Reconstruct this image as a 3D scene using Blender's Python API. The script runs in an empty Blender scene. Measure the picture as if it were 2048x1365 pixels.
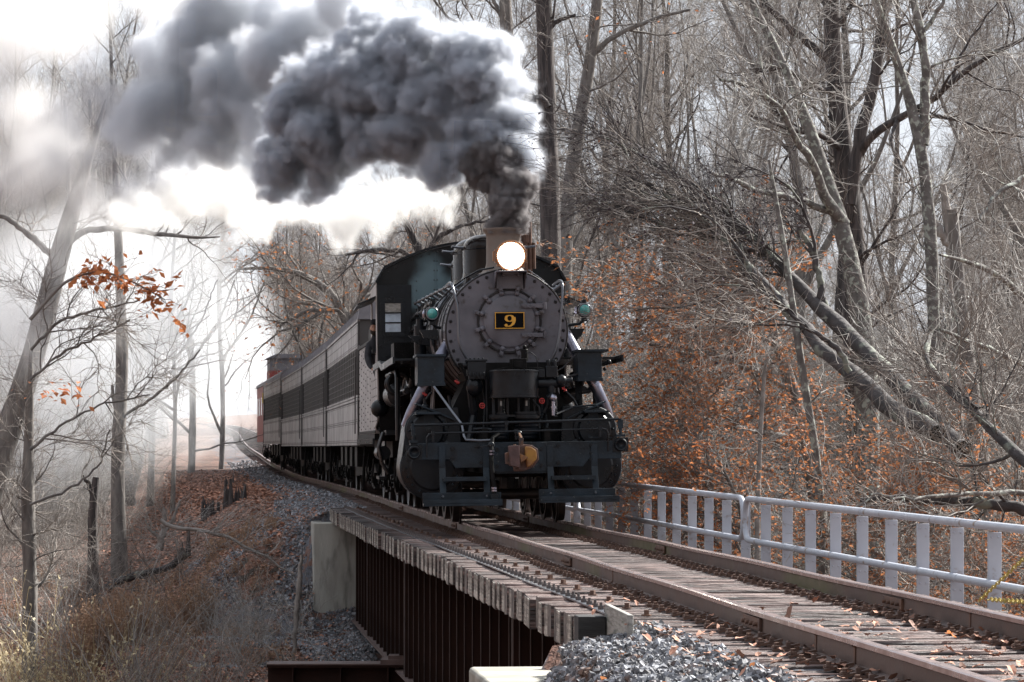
import bpy, math, random
import numpy as np
from mathutils import Vector, Matrix
random.seed(7); rng = np.random.default_rng(7)
sc = bpy.context.scene
COL = sc.collection
R = math.radians
# ------------------------------------------------------------------ camera, world, sun, exposure
F = 6000.0; HY = 895.0; CAMH = 1.08      # focal length in photo pixels, horizon row, eye height above the rail heads
cam = bpy.data.cameras.new('camera'); cam_o = bpy.data.objects.new('camera', cam); COL.objects.link(cam_o); sc.camera = cam_o
cam.lens = 36*F/2048; cam.sensor_width = 36; cam.shift_y = (HY-682.5)/2048
cam_o.location = (0, 0, CAMH); cam_o.rotation_euler = (math.pi/2, 0, 0); cam.clip_end = 6000; cam.clip_start = .3

SUN_DIR = Vector((.78, .62, .80)).normalized()          # towards the sun: right, a little behind the train
sun_l = bpy.data.lights.new('sun', 'SUN'); sun_o = bpy.data.objects.new('sun', sun_l); COL.objects.link(sun_o)
sun_l.energy = 5.0; sun_l.angle = R(2.5); sun_l.color = (1, .965, .91)
sun_o.rotation_euler = (-SUN_DIR).to_track_quat('-Z', 'Y').to_euler(); sun_o.location = (30, 20, 40)
wd = bpy.data.worlds.new('World'); sc.world = wd; wd.use_nodes = True
wn = wd.node_tree; bgn = wn.nodes['Background']
sky = wn.nodes.new('ShaderNodeTexSky'); sky.sky_type = 'NISHITA'; sky.sun_disc = False
sky.sun_elevation = math.asin(SUN_DIR.z); sky.sun_rotation = math.atan2(SUN_DIR.x, SUN_DIR.y)
sky.air_density = 1.0; sky.dust_density = 4.0; sky.ozone_density = 1.0
# thin bright cloud cover: a soft noise mixes the blue with milky white
tc = wn.nodes.new('ShaderNodeTexCoord'); cn = wn.nodes.new('ShaderNodeTexNoise'); cn.inputs['Scale'].default_value = 3; cn.inputs['Detail'].default_value = 4
wn.links.new(tc.outputs['Generated'], cn.inputs['Vector'])
mrn = wn.nodes.new('ShaderNodeMapRange'); mrn.inputs[1].default_value = .3; mrn.inputs[2].default_value = .7; mrn.inputs[3].default_value = .72; mrn.inputs[4].default_value = .95
wn.links.new(cn.outputs[0], mrn.inputs[0])
mxn = wn.nodes.new('ShaderNodeMix'); mxn.data_type = 'RGBA'
wn.links.new(mrn.outputs[0], mxn.inputs[0]); wn.links.new(sky.outputs[0], mxn.inputs[6]); mxn.inputs[7].default_value = (8.2, 8.7, 9.6, 1)
wn.links.new(mxn.outputs[2], bgn.inputs[0]); bgn.inputs[1].default_value = .042
sc.view_settings.view_transform = 'Standard'; sc.view_settings.look = 'None'; sc.view_settings.exposure = 1.5; sc.view_settings.gamma = 1
sc.view_settings.use_curve_mapping = False
cy = sc.cycles
cy.max_bounces = 6; cy.diffuse_bounces = 2; cy.glossy_bounces = 3; cy.transmission_bounces = 3; cy.volume_bounces = 3; cy.transparent_max_bounces = 8
cy.use_denoising = True; cy.volume_step_rate = 1.0; cy.volume_max_steps = 512; cy.sample_clamp_indirect = 6

# ------------------------------------------------------------------ helpers
def wp(px, py, Y):
    "point at distance Y that the photograph shows at pixel px, py"
    return Vector(((px-1024)*Y/F, Y, CAMH+(HY-py)*Y/F))

class MB:
    def __init__(s): s.v = []; s.f = []; s.n = 0
    def add(s, vs, fs):
        s.v.extend([tuple(p) for p in vs]); s.f.extend([tuple(i+s.n for i in f) for f in fs]); s.n += len(vs); return s
    def box(s, c, d, rot=None):
        hx, hy, hz = d[0]/2, d[1]/2, d[2]/2
        vs = [Vector((x*hx, y*hy, z*hz)) for x in (-1, 1) for y in (-1, 1) for z in (-1, 1)]
        if rot is not None: vs = [rot @ v for v in vs]
        c = Vector(c); vs = [v+c for v in vs]
        return s.add(vs, [(0,1,3,2), (4,6,7,5), (0,4,5,1), (2,3,7,6), (0,2,6,4), (1,5,7,3)])
    def bb(s, x0, x1, y0, y1, z0, z1): return s.box(((x0+x1)/2, (y0+y1)/2, (z0+z1)/2), (abs(x1-x0), abs(y1-y0), abs(z1-z0)))
    def beam(s, p, q, w, h, up=(0, 0, 1)):
        "rectangular bar from p to q"
        p = Vector(p); q = Vector(q); a = (q-p); L = a.length; a.normalize(); u = Vector(up)
        x = a.cross(u)
        if x.length < 1e-4: x = a.cross(Vector((1, 0, 0)))
        x.normalize(); z = x.cross(a)
        m = Matrix((x, a, z)).transposed()
        return s.box((p+q)/2, (w, L, h), m)
    def ring(s, c, a, r, n, ph=0, ref=None):
        a = Vector(a).normalized(); t = Vector(ref) if ref is not None else (Vector((0, 0, 1)) if abs(a.z) < .9 else Vector((1, 0, 0)))
        x = a.cross(t).normalized(); y = a.cross(x).normalized(); c = Vector(c)
        return [c+x*(r*math.cos(2*math.pi*i/n+ph))+y*(r*math.sin(2*math.pi*i/n+ph)) for i in range(n)]
    def lathe(s, prof, o, a, n=24, cap0=True, cap1=True):
        "prof: (radius, distance along axis a from o)"
        o = Vector(o); a = Vector(a).normalized(); vs = []; fs = []
        for r, t in prof: vs += s.ring(o+a*t, a, max(r, 1e-4), n)
        k = len(prof)
        for j in range(k-1):
            for i in range(n):
                fs.append((j*n+i, j*n+(i+1) % n, (j+1)*n+(i+1) % n, (j+1)*n+i))
        if cap0: fs.append(tuple(range(n-1, -1, -1)))
        if cap1: fs.append(tuple(range((k-1)*n, k*n)))
        return s.add(vs, fs)
    def cyl(s, p, q, r, r2=None, n=16, cap=True):
        p = Vector(p); q = Vector(q); L = (q-p).length
        return s.lathe([(r, 0), (r if r2 is None else r2, L)], p, q-p, n, cap, cap)
    def tube(s, pts, r, n=8, cap=True):
        pts = [Vector(p) for p in pts]; k = len(pts); rs = r if hasattr(r, '__len__') else [r]*k
        tang = [(pts[min(i+1, k-1)]-pts[max(i-1, 0)]).normalized() for i in range(k)]
        t0 = tang[0]; nrm = t0.cross(Vector((0, 0, 1)) if abs(t0.z) < .9 else Vector((1, 0, 0))).normalized(); vs = []
        for i in range(k):
            nrm = (nrm-tang[i]*nrm.dot(tang[i])).normalized(); b = tang[i].cross(nrm)
            vs += [pts[i]+(nrm*math.cos(2*math.pi*j/n)+b*math.sin(2*math.pi*j/n))*rs[i] for j in range(n)]
        fs = [(i*n+j, i*n+(j+1) % n, (i+1)*n+(j+1) % n, (i+1)*n+j) for i in range(k-1) for j in range(n)]
        if cap: fs += [tuple(range(n-1, -1, -1)), tuple(range((k-1)*n, k*n))]
        return s.add(vs, fs)
    def prism(s, poly, f0, f1):
        "poly: list of 2-tuples; f0/f1 map a 2-tuple to a point (two ends)"
        k = len(poly); vs = [f0(*p) for p in poly]+[f1(*p) for p in poly]
        return s.add(vs, [tuple(range(k-1, -1, -1)), tuple(range(k, 2*k))]+[(i, (i+1) % k, k+(i+1) % k, k+i) for i in range(k)])
    def prism_y(s, poly, y0, y1): return s.prism(poly, lambda a, b: (a, y0, b), lambda a, b: (a, y1, b))
    def prism_x(s, poly, x0, x1): return s.prism(poly, lambda a, b: (x0, a, b), lambda a, b: (x1, a, b))
    def ball(s, c, r, n=12, m=8, sc3=(1, 1, 1)):
        c = Vector(c); vs = [c+Vector((0, 0, r*sc3[2]))]; fs = []
        for j in range(1, m):
            th = math.pi*j/m
            for i in range(n):
                ph = 2*math.pi*i/n; vs.append(c+Vector((r*math.sin(th)*math.cos(ph)*sc3[0], r*math.sin(th)*math.sin(ph)*sc3[1], r*math.cos(th)*sc3[2])))
        vs.append(c-Vector((0, 0, r*sc3[2]))); e = len(vs)-1
        for i in range(n):
            fs.append((0, 1+i, 1+(i+1) % n)); fs.append((e, e-n+(i+1) % n, e-n+i))
            for j in range(m-2): fs.append((1+j*n+i, 1+(j+1)*n+i, 1+(j+1)*n+(i+1) % n, 1+j*n+(i+1) % n))
        return s.add(vs, fs)
    def torus(s, c, a, Rr, r, n=24, m=8):
        rg = s.ring(c, a, Rr, n); c = Vector(c); a = Vector(a).normalized(); vs = []
        for p in rg:
            o = (p-c).normalized(); vs += [p+(o*math.cos(2*math.pi*j/m)+a*math.sin(2*math.pi*j/m))*r for j in range(m)]
        fs = [(i*m+j, i*m+(j+1) % m, ((i+1) % n)*m+(j+1) % m, ((i+1) % n)*m+j) for i in range(n) for j in range(m)]
        return s.add(vs, fs)
    def rivet(s, c, a, r=.016, h=.012):
        "small domed head: 12 triangles"
        a = Vector(a).normalized(); c = Vector(c); b = s.ring(c, a, r, 6); t = s.ring(c+a*h, a, r*.55, 6)
        return s.add(b+t, [(i, (i+1) % 6, 6+(i+1) % 6, 6+i) for i in range(6)]+[(6, 7, 8, 9, 10, 11)])
    def mesh(s, name, mat, sharp=35):
        me = bpy.data.meshes.new(name); me.from_pydata(s.v, [], s.f)
        if mat is not None:
            for m in (mat if isinstance(mat, (list, tuple)) else [mat]): me.materials.append(m)
        if sharp:
            me.polygons.foreach_set('use_smooth', [True]*len(me.polygons)); me.set_sharp_from_angle(angle=R(sharp))
        me.update(); return me
    def build(s, name, mat, parent=None, bevel=0, sharp=35):
        o = bpy.data.objects.new(name, s.mesh(name, mat, sharp)); COL.objects.link(o)
        if parent is not None: o.parent = parent
        if bevel:
            b = o.modifiers.new('bevel', 'BEVEL'); b.width = bevel; b.segments = 2; b.limit_method = 'ANGLE'; b.angle_limit = R(40)
        return o
def tag(o, label=None, cat=None, group=None, kind=None):
    if label: o['label'] = label
    if cat: o['category'] = cat
    if group: o['group'] = group
    if kind: o['kind'] = kind
    return o
def empty(name, loc=(0, 0, 0), rot=(0, 0, 0), parent=None):
    o = bpy.data.objects.new(name, None); COL.objects.link(o); o.location = loc; o.rotation_euler = rot; o.empty_display_size = .2
    if parent is not None: o.parent = parent
    return o
def dup(o, parent=None):
    c = o.copy(); COL.objects.link(c); c.parent = parent
    for ch in list(o.children): dup(ch, c)
    return c
def obj_np(name, V, Fq, mat, parent=None, mi=None, smooth=False, uvless=True):
    "mesh from numpy vertices and an (n,3) or (n,4) face array"
    me = bpy.data.meshes.new(name); k = Fq.shape[1]; n = len(Fq)
    me.vertices.add(len(V)); me.vertices.foreach_set('co', np.ascontiguousarray(V, dtype=np.float32).ravel())
    me.loops.add(n*k); me.loops.foreach_set('vertex_index', np.ascontiguousarray(Fq, dtype=np.int32).ravel())
    me.polygons.add(n); me.polygons.foreach_set('loop_start', np.arange(0, n*k, k, dtype=np.int32)); me.polygons.foreach_set('loop_total', np.full(n, k, dtype=np.int32))
    for m in (mat if isinstance(mat, (list, tuple)) else [mat]): me.materials.append(m)
    if mi is not None: me.polygons.foreach_set('material_index', np.ascontiguousarray(mi, dtype=np.int32))
    me.polygons.foreach_set('use_smooth', np.full(n, smooth)); me.update(calc_edges=True)
    o = bpy.data.objects.new(name, me); COL.objects.link(o)
    if parent is not None: o.parent = parent
    return o

# ------------------------------------------------------------------ materials
MATS = {}
def mat(name, col, rough=.6, metal=0, col2=None, scale=8, detail=4, bump=0, bscale=None, stretch=None, lo=.35, hi=.65, rough2=None, col3=None, s3=2, lo3=.5, hi3=.62, spec=None, coat=0, rand=0, emit=None, es=0, space='Object', bdist=.01):
    m = bpy.data.materials.new(name); m.use_nodes = True; n = m.node_tree; b = n.nodes['Principled BSDF']; MATS[name] = m
    b.inputs['Base Color'].default_value = (*col, 1); b.inputs['Roughness'].default_value = rough; b.inputs['Metallic'].default_value = metal
    if spec is not None: b.inputs['Specular IOR Level'].default_value = spec
    if coat: b.inputs['Coat Weight'].default_value = coat; b.inputs['Coat Roughness'].default_value = .15
    if emit: b.inputs['Emission Color'].default_value = (*emit, 1); b.inputs['Emission Strength'].default_value = es
    tcn = n.nodes.new('ShaderNodeTexCoord'); mp = n.nodes.new('ShaderNodeMapping'); n.links.new(tcn.outputs[space], mp.inputs[0])
    if stretch: mp.inputs['Scale'].default_value = stretch
    def noise(s, d=detail):
        t = n.nodes.new('ShaderNodeTexNoise'); t.inputs['Scale'].default_value = s; t.inputs['Detail'].default_value = d; n.links.new(mp.outputs[0], t.inputs['Vector']); return t
    def rng_(src, a, bb, c=0, d=1):
        r = n.nodes.new('ShaderNodeMapRange'); n.links.new(src, r.inputs[0])
        for i, v in enumerate((a, bb, c, d)): r.inputs[i+1].default_value = v
        return r.outputs[0]
    def mix(fac, a, bcol):
        x = n.nodes.new('ShaderNodeMix'); x.data_type = 'RGBA'; n.links.new(fac, x.inputs[0])
        if hasattr(a, 'is_output'): n.links.new(a, x.inputs[6])
        else: x.inputs[6].default_value = (*a, 1)
        x.inputs[7].default_value = (*bcol, 1); return x.outputs[2]
    cur = None; nz = None
    if col2 is not None:
        nz = noise(scale); f = rng_(nz.outputs[0], lo, hi); cur = mix(f, col, col2)
        if rough2 is not None: n.links.new(rng_(nz.outputs[0], lo, hi, rough, rough2), b.inputs['Roughness'])
    if col3 is not None:
        z3 = noise(s3, 5); cur = mix(rng_(z3.outputs[0], lo3, hi3), cur if cur is not None else col, col3)
    if rand:
        gi = n.nodes.new('ShaderNodeNewGeometry'); oi = n.nodes.new('ShaderNodeObjectInfo')
        ad = n.nodes.new('ShaderNodeMath'); ad.operation = 'ADD'; n.links.new(gi.outputs['Random Per Island'], ad.inputs[0]); n.links.new(oi.outputs['Random'], ad.inputs[1])
        fr = n.nodes.new('ShaderNodeMath'); fr.operation = 'FRACT'; n.links.new(ad.outputs[0], fr.inputs[0])
        hs = n.nodes.new('ShaderNodeHueSaturation'); n.links.new(rng_(fr.outputs[0], 0, 1, 1-rand, 1+rand), hs.inputs['Value'])
        if cur is not None: n.links.new(cur, hs.inputs['Color'])
        else: hs.inputs['Color'].default_value = (*col, 1)
        cur = hs.outputs[0]
    if cur is not None: n.links.new(cur, b.inputs['Base Color'])
    if bump:
        bz = noise(bscale or scale*3, 6); bu = n.nodes.new('ShaderNodeBump'); bu.inputs['Strength'].default_value = bump; bu.inputs['Distance'].default_value = bdist
        n.links.new(bz.outputs[0], bu.inputs['Height']); n.links.new(bu.outputs[0], b.inputs['Normal'])
    return m
black = mat('black_paint', (.005, .006, .008), .26, spec=.28, col2=(.012, .015, .019), scale=5, rough2=.42, bump=.25, bscale=14)
blackdull = mat('dull_black', (.004, .004, .004), .55, spec=.12, col2=(.010, .009, .009), scale=7, bump=.2)
beamblk = mat('beam_paint', (.006, .010, .014), .34, spec=.3, col2=(.018, .030, .042), scale=4, rough2=.55, bump=.5, bscale=20, col3=(.07, .08, .08), s3=22, lo3=.66, hi3=.72)
graphite = mat('smokebox_graphite', (.082, .080, .094), .34, spec=.5, col2=(.165, .160, .184), scale=2.0, rough2=.58, bump=.18, bscale=30, lo=.38, hi=.66, detail=6, col3=(.045, .035, .03), s3=7, lo3=.60, hi3=.74)
darkgraph = mat('boiler_jacket', (.012, .010, .011), .26, spec=.25, col2=(.03, .027, .027), scale=2.5, rough2=.4, bump=.1)
domebrown = mat('dome_paint', (.012, .008, .007), .14, spec=.22, col2=(.025, .019, .016), scale=2)
stackm = mat('stack_paint', (.14, .105, .08), .5, col2=(.17, .14, .12), scale=3, rough2=.6, bump=.1)
cab_sky_tint = mat('cab_front_paint', (.006, .007, .008), .33, spec=.3, col2=(.085, .15, .18), scale=.9, detail=3, lo=.43, hi=.56, rough2=.55, bump=.15, bscale=9)
# blue sky reflection painted into the cab front colour: a patch with its own place and ragged outline
_n = cab_sky_tint.node_tree; _bs = _n.nodes['Principled BSDF']; _tc = _n.nodes.new('ShaderNodeTexCoord'); _nz = _n.nodes.new('ShaderNodeTexNoise'); _nz.inputs['Scale'].default_value = 1.6; _nz.inputs['Detail'].default_value = 3; _n.links.new(_tc.outputs['Object'], _nz.inputs['Vector'])
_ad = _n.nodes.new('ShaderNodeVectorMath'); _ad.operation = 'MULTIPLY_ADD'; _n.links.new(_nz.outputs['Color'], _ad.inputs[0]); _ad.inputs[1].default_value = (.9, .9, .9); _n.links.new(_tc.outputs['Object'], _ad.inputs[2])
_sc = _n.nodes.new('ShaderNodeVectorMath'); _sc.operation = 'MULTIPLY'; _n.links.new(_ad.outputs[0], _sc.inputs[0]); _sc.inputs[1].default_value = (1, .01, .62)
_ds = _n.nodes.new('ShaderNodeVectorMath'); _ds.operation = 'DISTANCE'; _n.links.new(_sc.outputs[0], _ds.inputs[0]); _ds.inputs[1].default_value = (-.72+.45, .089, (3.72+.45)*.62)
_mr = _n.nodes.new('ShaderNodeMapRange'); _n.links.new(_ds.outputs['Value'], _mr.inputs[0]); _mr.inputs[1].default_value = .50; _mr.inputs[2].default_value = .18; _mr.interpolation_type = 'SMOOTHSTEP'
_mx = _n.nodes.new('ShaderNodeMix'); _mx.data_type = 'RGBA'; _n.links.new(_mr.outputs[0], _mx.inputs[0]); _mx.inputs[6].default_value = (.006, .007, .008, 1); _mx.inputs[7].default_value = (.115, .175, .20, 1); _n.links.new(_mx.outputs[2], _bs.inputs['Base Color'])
chrome = mat('polished_steel', (.36, .36, .43), .2, metal=.9, col2=(.18, .18, .23), scale=3, rough2=.4)
steelpipe = mat('steel_pipe', (.16, .17, .19), .32, metal=.7)
brassy = mat('lamp_rim_copper', (.30, .15, .08), .4, metal=.6)
rustcoup = mat('coupler_rust', (.10, .055, .045), .75, col2=(.22, .10, .035), scale=3.5, lo=.42, hi=.56, bump=.6, bscale=25, col3=(.04, .03, .03), s3=7)
wheelm = mat('wheel_steel', (.012, .010, .010), .45, metal=.2, col2=(.035, .025, .02), scale=6)
redv = mat('valve_red', (.35, .02, .015), .5)
goldm = mat('gold_paint', (.75, .38, .04), .45)
plate_blk = mat('plate_black', (.003, .003, .004), .5, spec=.08)
lens_warm = mat('headlight_rim_glass', (1, .9, .8), .3, emit=(1, .62, .36), es=2.2)
lens_lit = mat('headlight_lens', (1, .96, .9), .3, emit=(1, .93, .82), es=28)
teal = mat('teal_lens', (.05, .30, .28), .12, col2=(.10, .45, .40), scale=14, coat=1)
coachm = mat('coach_steel', (.31, .29, .285), .36, col2=(.21, .195, .19), scale=1.5, rough2=.5, bump=.12, bscale=12, col3=(.16, .13, .11), s3=9, lo3=.62, hi3=.75)
coachdark = mat('coach_seam_paint', (.035, .032, .032), .5)
coachtrim = mat('coach_trim', (.05, .046, .045), .45)
coachroof = mat('coach_roof', (.13, .125, .14), .6, col2=(.19, .185, .2), scale=3, bump=.2)
screenm = mat('window_bar_paint', (.10, .095, .09), .5)
screen2 = mat('window_screen', (.03, .026, .024), .5, metal=.3)
glassd = mat('coach_glass', (.02, .022, .025), .08, spec=.8)
tenderm = mat('tender_steel', (.34, .315, .305), .42, col2=(.25, .23, .225), scale=2, rough2=.55, bump=.15)
rivm = mat('dark_rivet', (.02, .017, .017), .5)
cabooser = mat('caboose_red', (.30, .045, .035), .5, col2=(.2, .03, .03), scale=3)
yellowm = mat('yellow_paint', (.65, .42, .06), .5)
railm = mat('rail_steel', (.075, .045, .036), .42, metal=.35, col2=(.14, .09, .072), scale=3, rough2=.62, bump=.15, bscale=40, col3=(.115, .10, .045), s3=.22, lo3=.55, hi3=.62)
railtop = mat('rail_head', (.52, .43, .42), .22, metal=.85, col2=(.34, .25, .23), scale=5, rough2=.38)
rust = mat('rusty_iron', (.095, .055, .042), .7, metal=.1, col2=(.16, .085, .055), scale=9, bump=.3)
bolt_m = mat('bolt_steel', (.12, .11, .11), .45, metal=.5)
tie = mat('tie_timber', (.25, .17, .15), .50, col2=(.055, .034, .030), scale=5, stretch=(.6, 9, 6), lo=.38, hi=.60, rand=.45, bump=1, bscale=7, bdist=.03, col3=(.025, .02, .019), s3=3.0, lo3=.47, hi3=.60)
tie_end = mat('tie_end_grain', (.16, .14, .125), .8, col2=(.06, .052, .048), scale=14, rand=.6, bump=.4)
nailplate = mat('galvanised_nail_plate', (.44, .42, .375), .55, col2=(.12, .105, .09), scale=7, rand=.5)
creosote = mat('creosoted_timber', (.012, .012, .013), .7, col2=(.03, .028, .028), scale=5, stretch=(1, 1, 6), bump=.5)
girder = mat('girder_steel', (.026, .013, .010), .65, spec=.15, col2=(.034, .016, .012), scale=3, bump=.2)
girder3 = mat('stiffener_lit_edge', (.075, .045, .037), .6, col2=(.03, .016, .013), scale=4)
girder2 = mat('girder_flange', (.085, .052, .045), .65, col2=(.13, .085, .075), scale=5, bump=.2)
concrete = mat('concrete', (.43, .42, .38), .9, col2=(.31, .30, .27), scale=2.2, bump=.5, bscale=25, stretch=(2, 2, .45), col3=(.17, .165, .145), s3=3.2, lo3=.52, hi3=.72)
palecon = mat('pale_concrete', (.36, .345, .30), .9, col2=(.24, .23, .195), scale=3, bump=.3)
plankm = mat('weathered_plank', (.36, .345, .32), .8, col2=(.20, .19, .175), scale=5, stretch=(3, 1, 9), bump=.6, col3=(.13, .14, .11), s3=3, lo3=.58, hi3=.7)
fencem = mat('fence_paint', (.44, .47, .53), .42, col2=(.39, .42, .48), scale=4, rough2=.55, bump=.1, col3=(.22, .16, .12), s3=8, lo3=.62, hi3=.74)
chainm = mat('yellow_chain', (.42, .32, .07), .5)
bark_dark = mat('bark_dark', (.085, .072, .068), .9, col2=(.035, .03, .03), scale=9, stretch=(1.6, 1.6, .22), bump=1, bscale=14, bdist=.03, lo=.4, hi=.6)
bark_grey = mat('bark_grey', (.20, .185, .17), .9, col2=(.10, .09, .085), scale=5, stretch=(1.5, 1.5, .4), bump=.8, bscale=16, bdist=.02)
bark_lichen = mat('bark_lichen', (.17, .16, .15), .9, col2=(.09, .083, .078), scale=7, bump=.8, bscale=16, col3=(.30, .32, .28), s3=13, lo3=.54, hi3=.60, bdist=.02)
bark_log = mat('bark_mossy_log', (.07, .062, .062), .88, col2=(.035, .032, .032), scale=6, bump=.9, bscale=12, bdist=.03, col3=(.17, .18, .15), s3=3.5, lo3=.55, hi3=.62)
bark_pale = mat('bark_pale', (.30, .275, .255), .85, col2=(.19, .17, .155), scale=7, bump=.5)
twigm = mat('twig', (.215, .190, .170), .8, rand=.35)
twigdark = mat('twig_dark', (.072, .064, .066), .85, rand=.4)
twigpale = mat('twig_pale', (.33, .315, .295), .8, rand=.3)
leafb = mat('beech_leaf', (.36, .15, .065), .7, rand=.5)
leaforg = mat('orange_leaf', (.52, .20, .08), .65, rand=.35)
leafdark = mat('withered_leaf', (.05, .036, .045), .8, rand=.5)
litter = mat('leaf_litter', (.36, .185, .125), .8, rand=.6)
litter2 = mat('leaf_litter_pale', (.30, .21, .17), .8, rand=.5)
stone = mat('ballast_stone', (.29, .30, .325), .85, col2=(.085, .083, .088), scale=9, rand=.6, col3=(.17, .11, .085), s3=7, lo3=.55, hi3=.68, space='Object')
grassm = mat('dry_grass', (.38, .25, .165), .7, rand=.35)
grasspale = mat('pale_grass', (.62, .53, .34), .6, rand=.25)
skin = mat('skin', (.42, .24, .17), .6)
cloth = mat('dark_jacket', (.015, .017, .024), .85, col2=(.03, .032, .04), scale=10)
overall = mat('blue_overall', (.02, .045, .055), .85)
hairm = mat('beard', (.03, .022, .018), .9)
paper = mat('window_paper', (.58, .68, .78), .5, col2=(.32, .38, .45), scale=4)
for nm in ('beech_leaf', 'orange_leaf', 'withered_leaf', 'leaf_litter', 'leaf_litter_pale', 'dry_grass', 'pale_grass'):
    pass
# window glass
glass = bpy.data.materials.new('window_glass'); glass.use_nodes = True; _b = glass.node_tree.nodes['Principled BSDF']
_b.inputs['Base Color'].default_value = (.6, .7, .75, 1); _b.inputs['Roughness'].default_value = .05; _b.inputs['Transmission Weight'].default_value = .6
# leaves let some light through
for k in ('beech_leaf', 'orange_leaf', 'dry_grass', 'pale_grass'):
    n = MATS[k].node_tree; b = n.nodes['Principled BSDF']; tr = n.nodes.new('ShaderNodeBsdfTranslucent'); ms = n.nodes.new('ShaderNodeMixShader'); ms.inputs[0].default_value = .4
    src = b.inputs['Base Color'].links[0].from_socket; n.links.new(src, tr.inputs[0]); out = n.nodes['Material Output']
    n.links.new(b.outputs[0], ms.inputs[1]); n.links.new(tr.outputs[0], ms.inputs[2]); n.links.new(ms.outputs[0], out.inputs[0])
# ------------------------------------------------------------------ track centre line and terrain
_CP = np.array([(-40, 8.5), (-20, 6.5), (0, 4.45), (10, 3.4), (13.9, 2.98), (21.2, 2.27), (28.9, 1.58), (33.9, 1.08), (42, .18), (51, -.68), (59.4, -1.5), (70, -2.5), (80, -3.5), (97, -5.3), (114, -7.25), (131, -9.3), (150, -11.7), (175, -14.6), (200, -17.2), (250, -22.0), (300, -28), (400, -42), (520, -62)], float)
_zz = np.arange(-40, 520, .5); _xx = np.interp(_zz, _CP[:, 0], _CP[:, 1])
for _ in range(3):
    _p = np.pad(_xx, 12, mode='reflect', reflect_type='odd'); _xx = np.convolve(_p, np.ones(25)/25, 'valid')
def XC(y): return np.interp(y, _zz, _xx)
def ZT(y): return np.interp(y, [-100, 112, 125, 140, 155, 200, 250, 300, 520], [0, 0, .12, .38, .75, 1.55, 2.3, 3.2, 6])
def heading(y): return math.atan2(-(XC(y+1)-XC(y-1))/2, 1)        # rotation about z that turns +y along the track
NEAR_AB, FAR_AB = 22.0, 61.6        # the two ends of the bridge deck
def vnoise(x, y, s, seed=0):
    "smooth value noise, vectorised"
    x = np.asarray(x, float)/s+seed*17.3; y = np.asarray(y, float)/s-seed*9.1
    xi = np.floor(x); yi = np.floor(y); xf = x-xi; yf = y-yi; u = xf*xf*(3-2*xf); v = yf*yf*(3-2*yf)
    h = lambda a, b: (np.sin(a*127.1+b*311.7+seed*3.3)*43758.5453) % 1.0
    return (h(xi, yi)*(1-u)+h(xi+1, yi)*u)*(1-v)+(h(xi, yi+1)*(1-u)+h(xi+1, yi+1)*u)*v
def H(x, y):
    x = np.asarray(x, float); y = np.asarray(y, float); o = x-XC(y); ao = np.abs(o)
    # ballast formation
    top = ZT(y)-.20
    gap = np.minimum(y-NEAR_AB+.4, FAR_AB+.3-y); drop = np.where(ao < np.where(y > 40, 2.4, 2.0), np.where(gap > 0, 1.6+gap*.7, 0), np.maximum(0, gap+1.3)*.78)
    sh = np.where(o < 0, np.where(y < 23, 1.95, 2.25), 3.4); wide = np.interp(y, [0, 64, 80, 100, 150, 300], [0, 0, 1.5, 3, 6, 6])
    ext = np.maximum(0, ao-sh-np.where(o < 0, wide, wide*.2))
    form = top-np.where(ao > 1.45, np.minimum(ao-1.45, .8)*.14, 0)-ext*np.where(y < 24, .85, .62)-drop
    # valley floor: deep under the bridge, rising behind
    fl = np.interp(y, [-20, 4, 16, 26, 50, 62, 75, 110, 200, 520], [-.5, -.7, -2.6, -3.6, -3.3, -2.6, -1.7, -1.0, .5, 6])
    fl = fl+np.where(o > 0, np.maximum(0, o-9)*.075*np.interp(y, [0, 40, 90, 200], [.2, .5, 1, 1]), np.maximum(0, -o-13)*.10)
    fl = fl+(vnoise(x, y, 5, 1)-.5)*.7+(vnoise(x, y, 1.6, 2)-.5)*.22
    form = form-np.where((y < 22.3)&(o < -1.35), .035, 0)
    k = .35; d = form-fl; m = np.maximum(form, fl)+np.maximum(0, k-np.abs(d))**2/(4*k)
    m = m+(vnoise(x, y, .5, 3)-.5)*.06*np.clip((ao-1.4), 0, 1)
    # the ground round the camera falls away to the left
    return m
def grid(x0, x1, y0, y1, nx, ny, yp=1.0):
    u = np.linspace(0, 1, ny)**yp; ys = y0+(y1-y0)*u; xs = np.linspace(x0, x1, nx); X, Y = np.meshgrid(xs, ys); Z = H(X, Y)
    V = np.stack([X.ravel(), Y.ravel(), Z.ravel()], 1); i = np.arange(nx*ny).reshape(ny, nx)
    Fq = np.stack([i[:-1, :-1], i[:-1, 1:], i[1:, 1:], i[1:, :-1]], -1).reshape(-1, 4); return V, Fq
# ground material: leaf litter over soil, ballast beside the track
gm = mat('ground_litter', (.13, .062, .042), .95, col2=(.22, .12, .085), scale=1.2, bump=1, bscale=14, bdist=.05, col3=(.05, .038, .03), s3=5, lo3=.45, hi3=.6)
balm = mat('ballast_bed', (.13, .135, .155), .95, col2=(.07, .07, .075), scale=16, bump=1, bscale=22, bdist=.05, col3=(.16, .09, .07), s3=4, lo3=.5, hi3=.6)
def ballast_zone(x, y):
    o = x-XC(y); n = vnoise(x, y, 2.2, 5)
    z = (np.abs(o) < 2.7+.8*(n-.5))
    bank = (y > 54) & (y < 76) & (o < -1.5) & (o > -5.2+3*(n-.5)+np.abs(y-62)*.14) & (n+vnoise(x, y, .8, 8)*.5 > .48)
    return z | bank
V, Fq = grid(-46, 60, -10, 240, 230, 420, 1.15)
cen = V[Fq].mean(1); mi = ballast_zone(cen[:, 0], cen[:, 1]).astype(int)
g = obj_np('ground', V, Fq, [gm, balm], mi=mi, smooth=True); tag(g, kind='structure', label='leaf strewn ground sloping from the railway into the gully')
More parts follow.
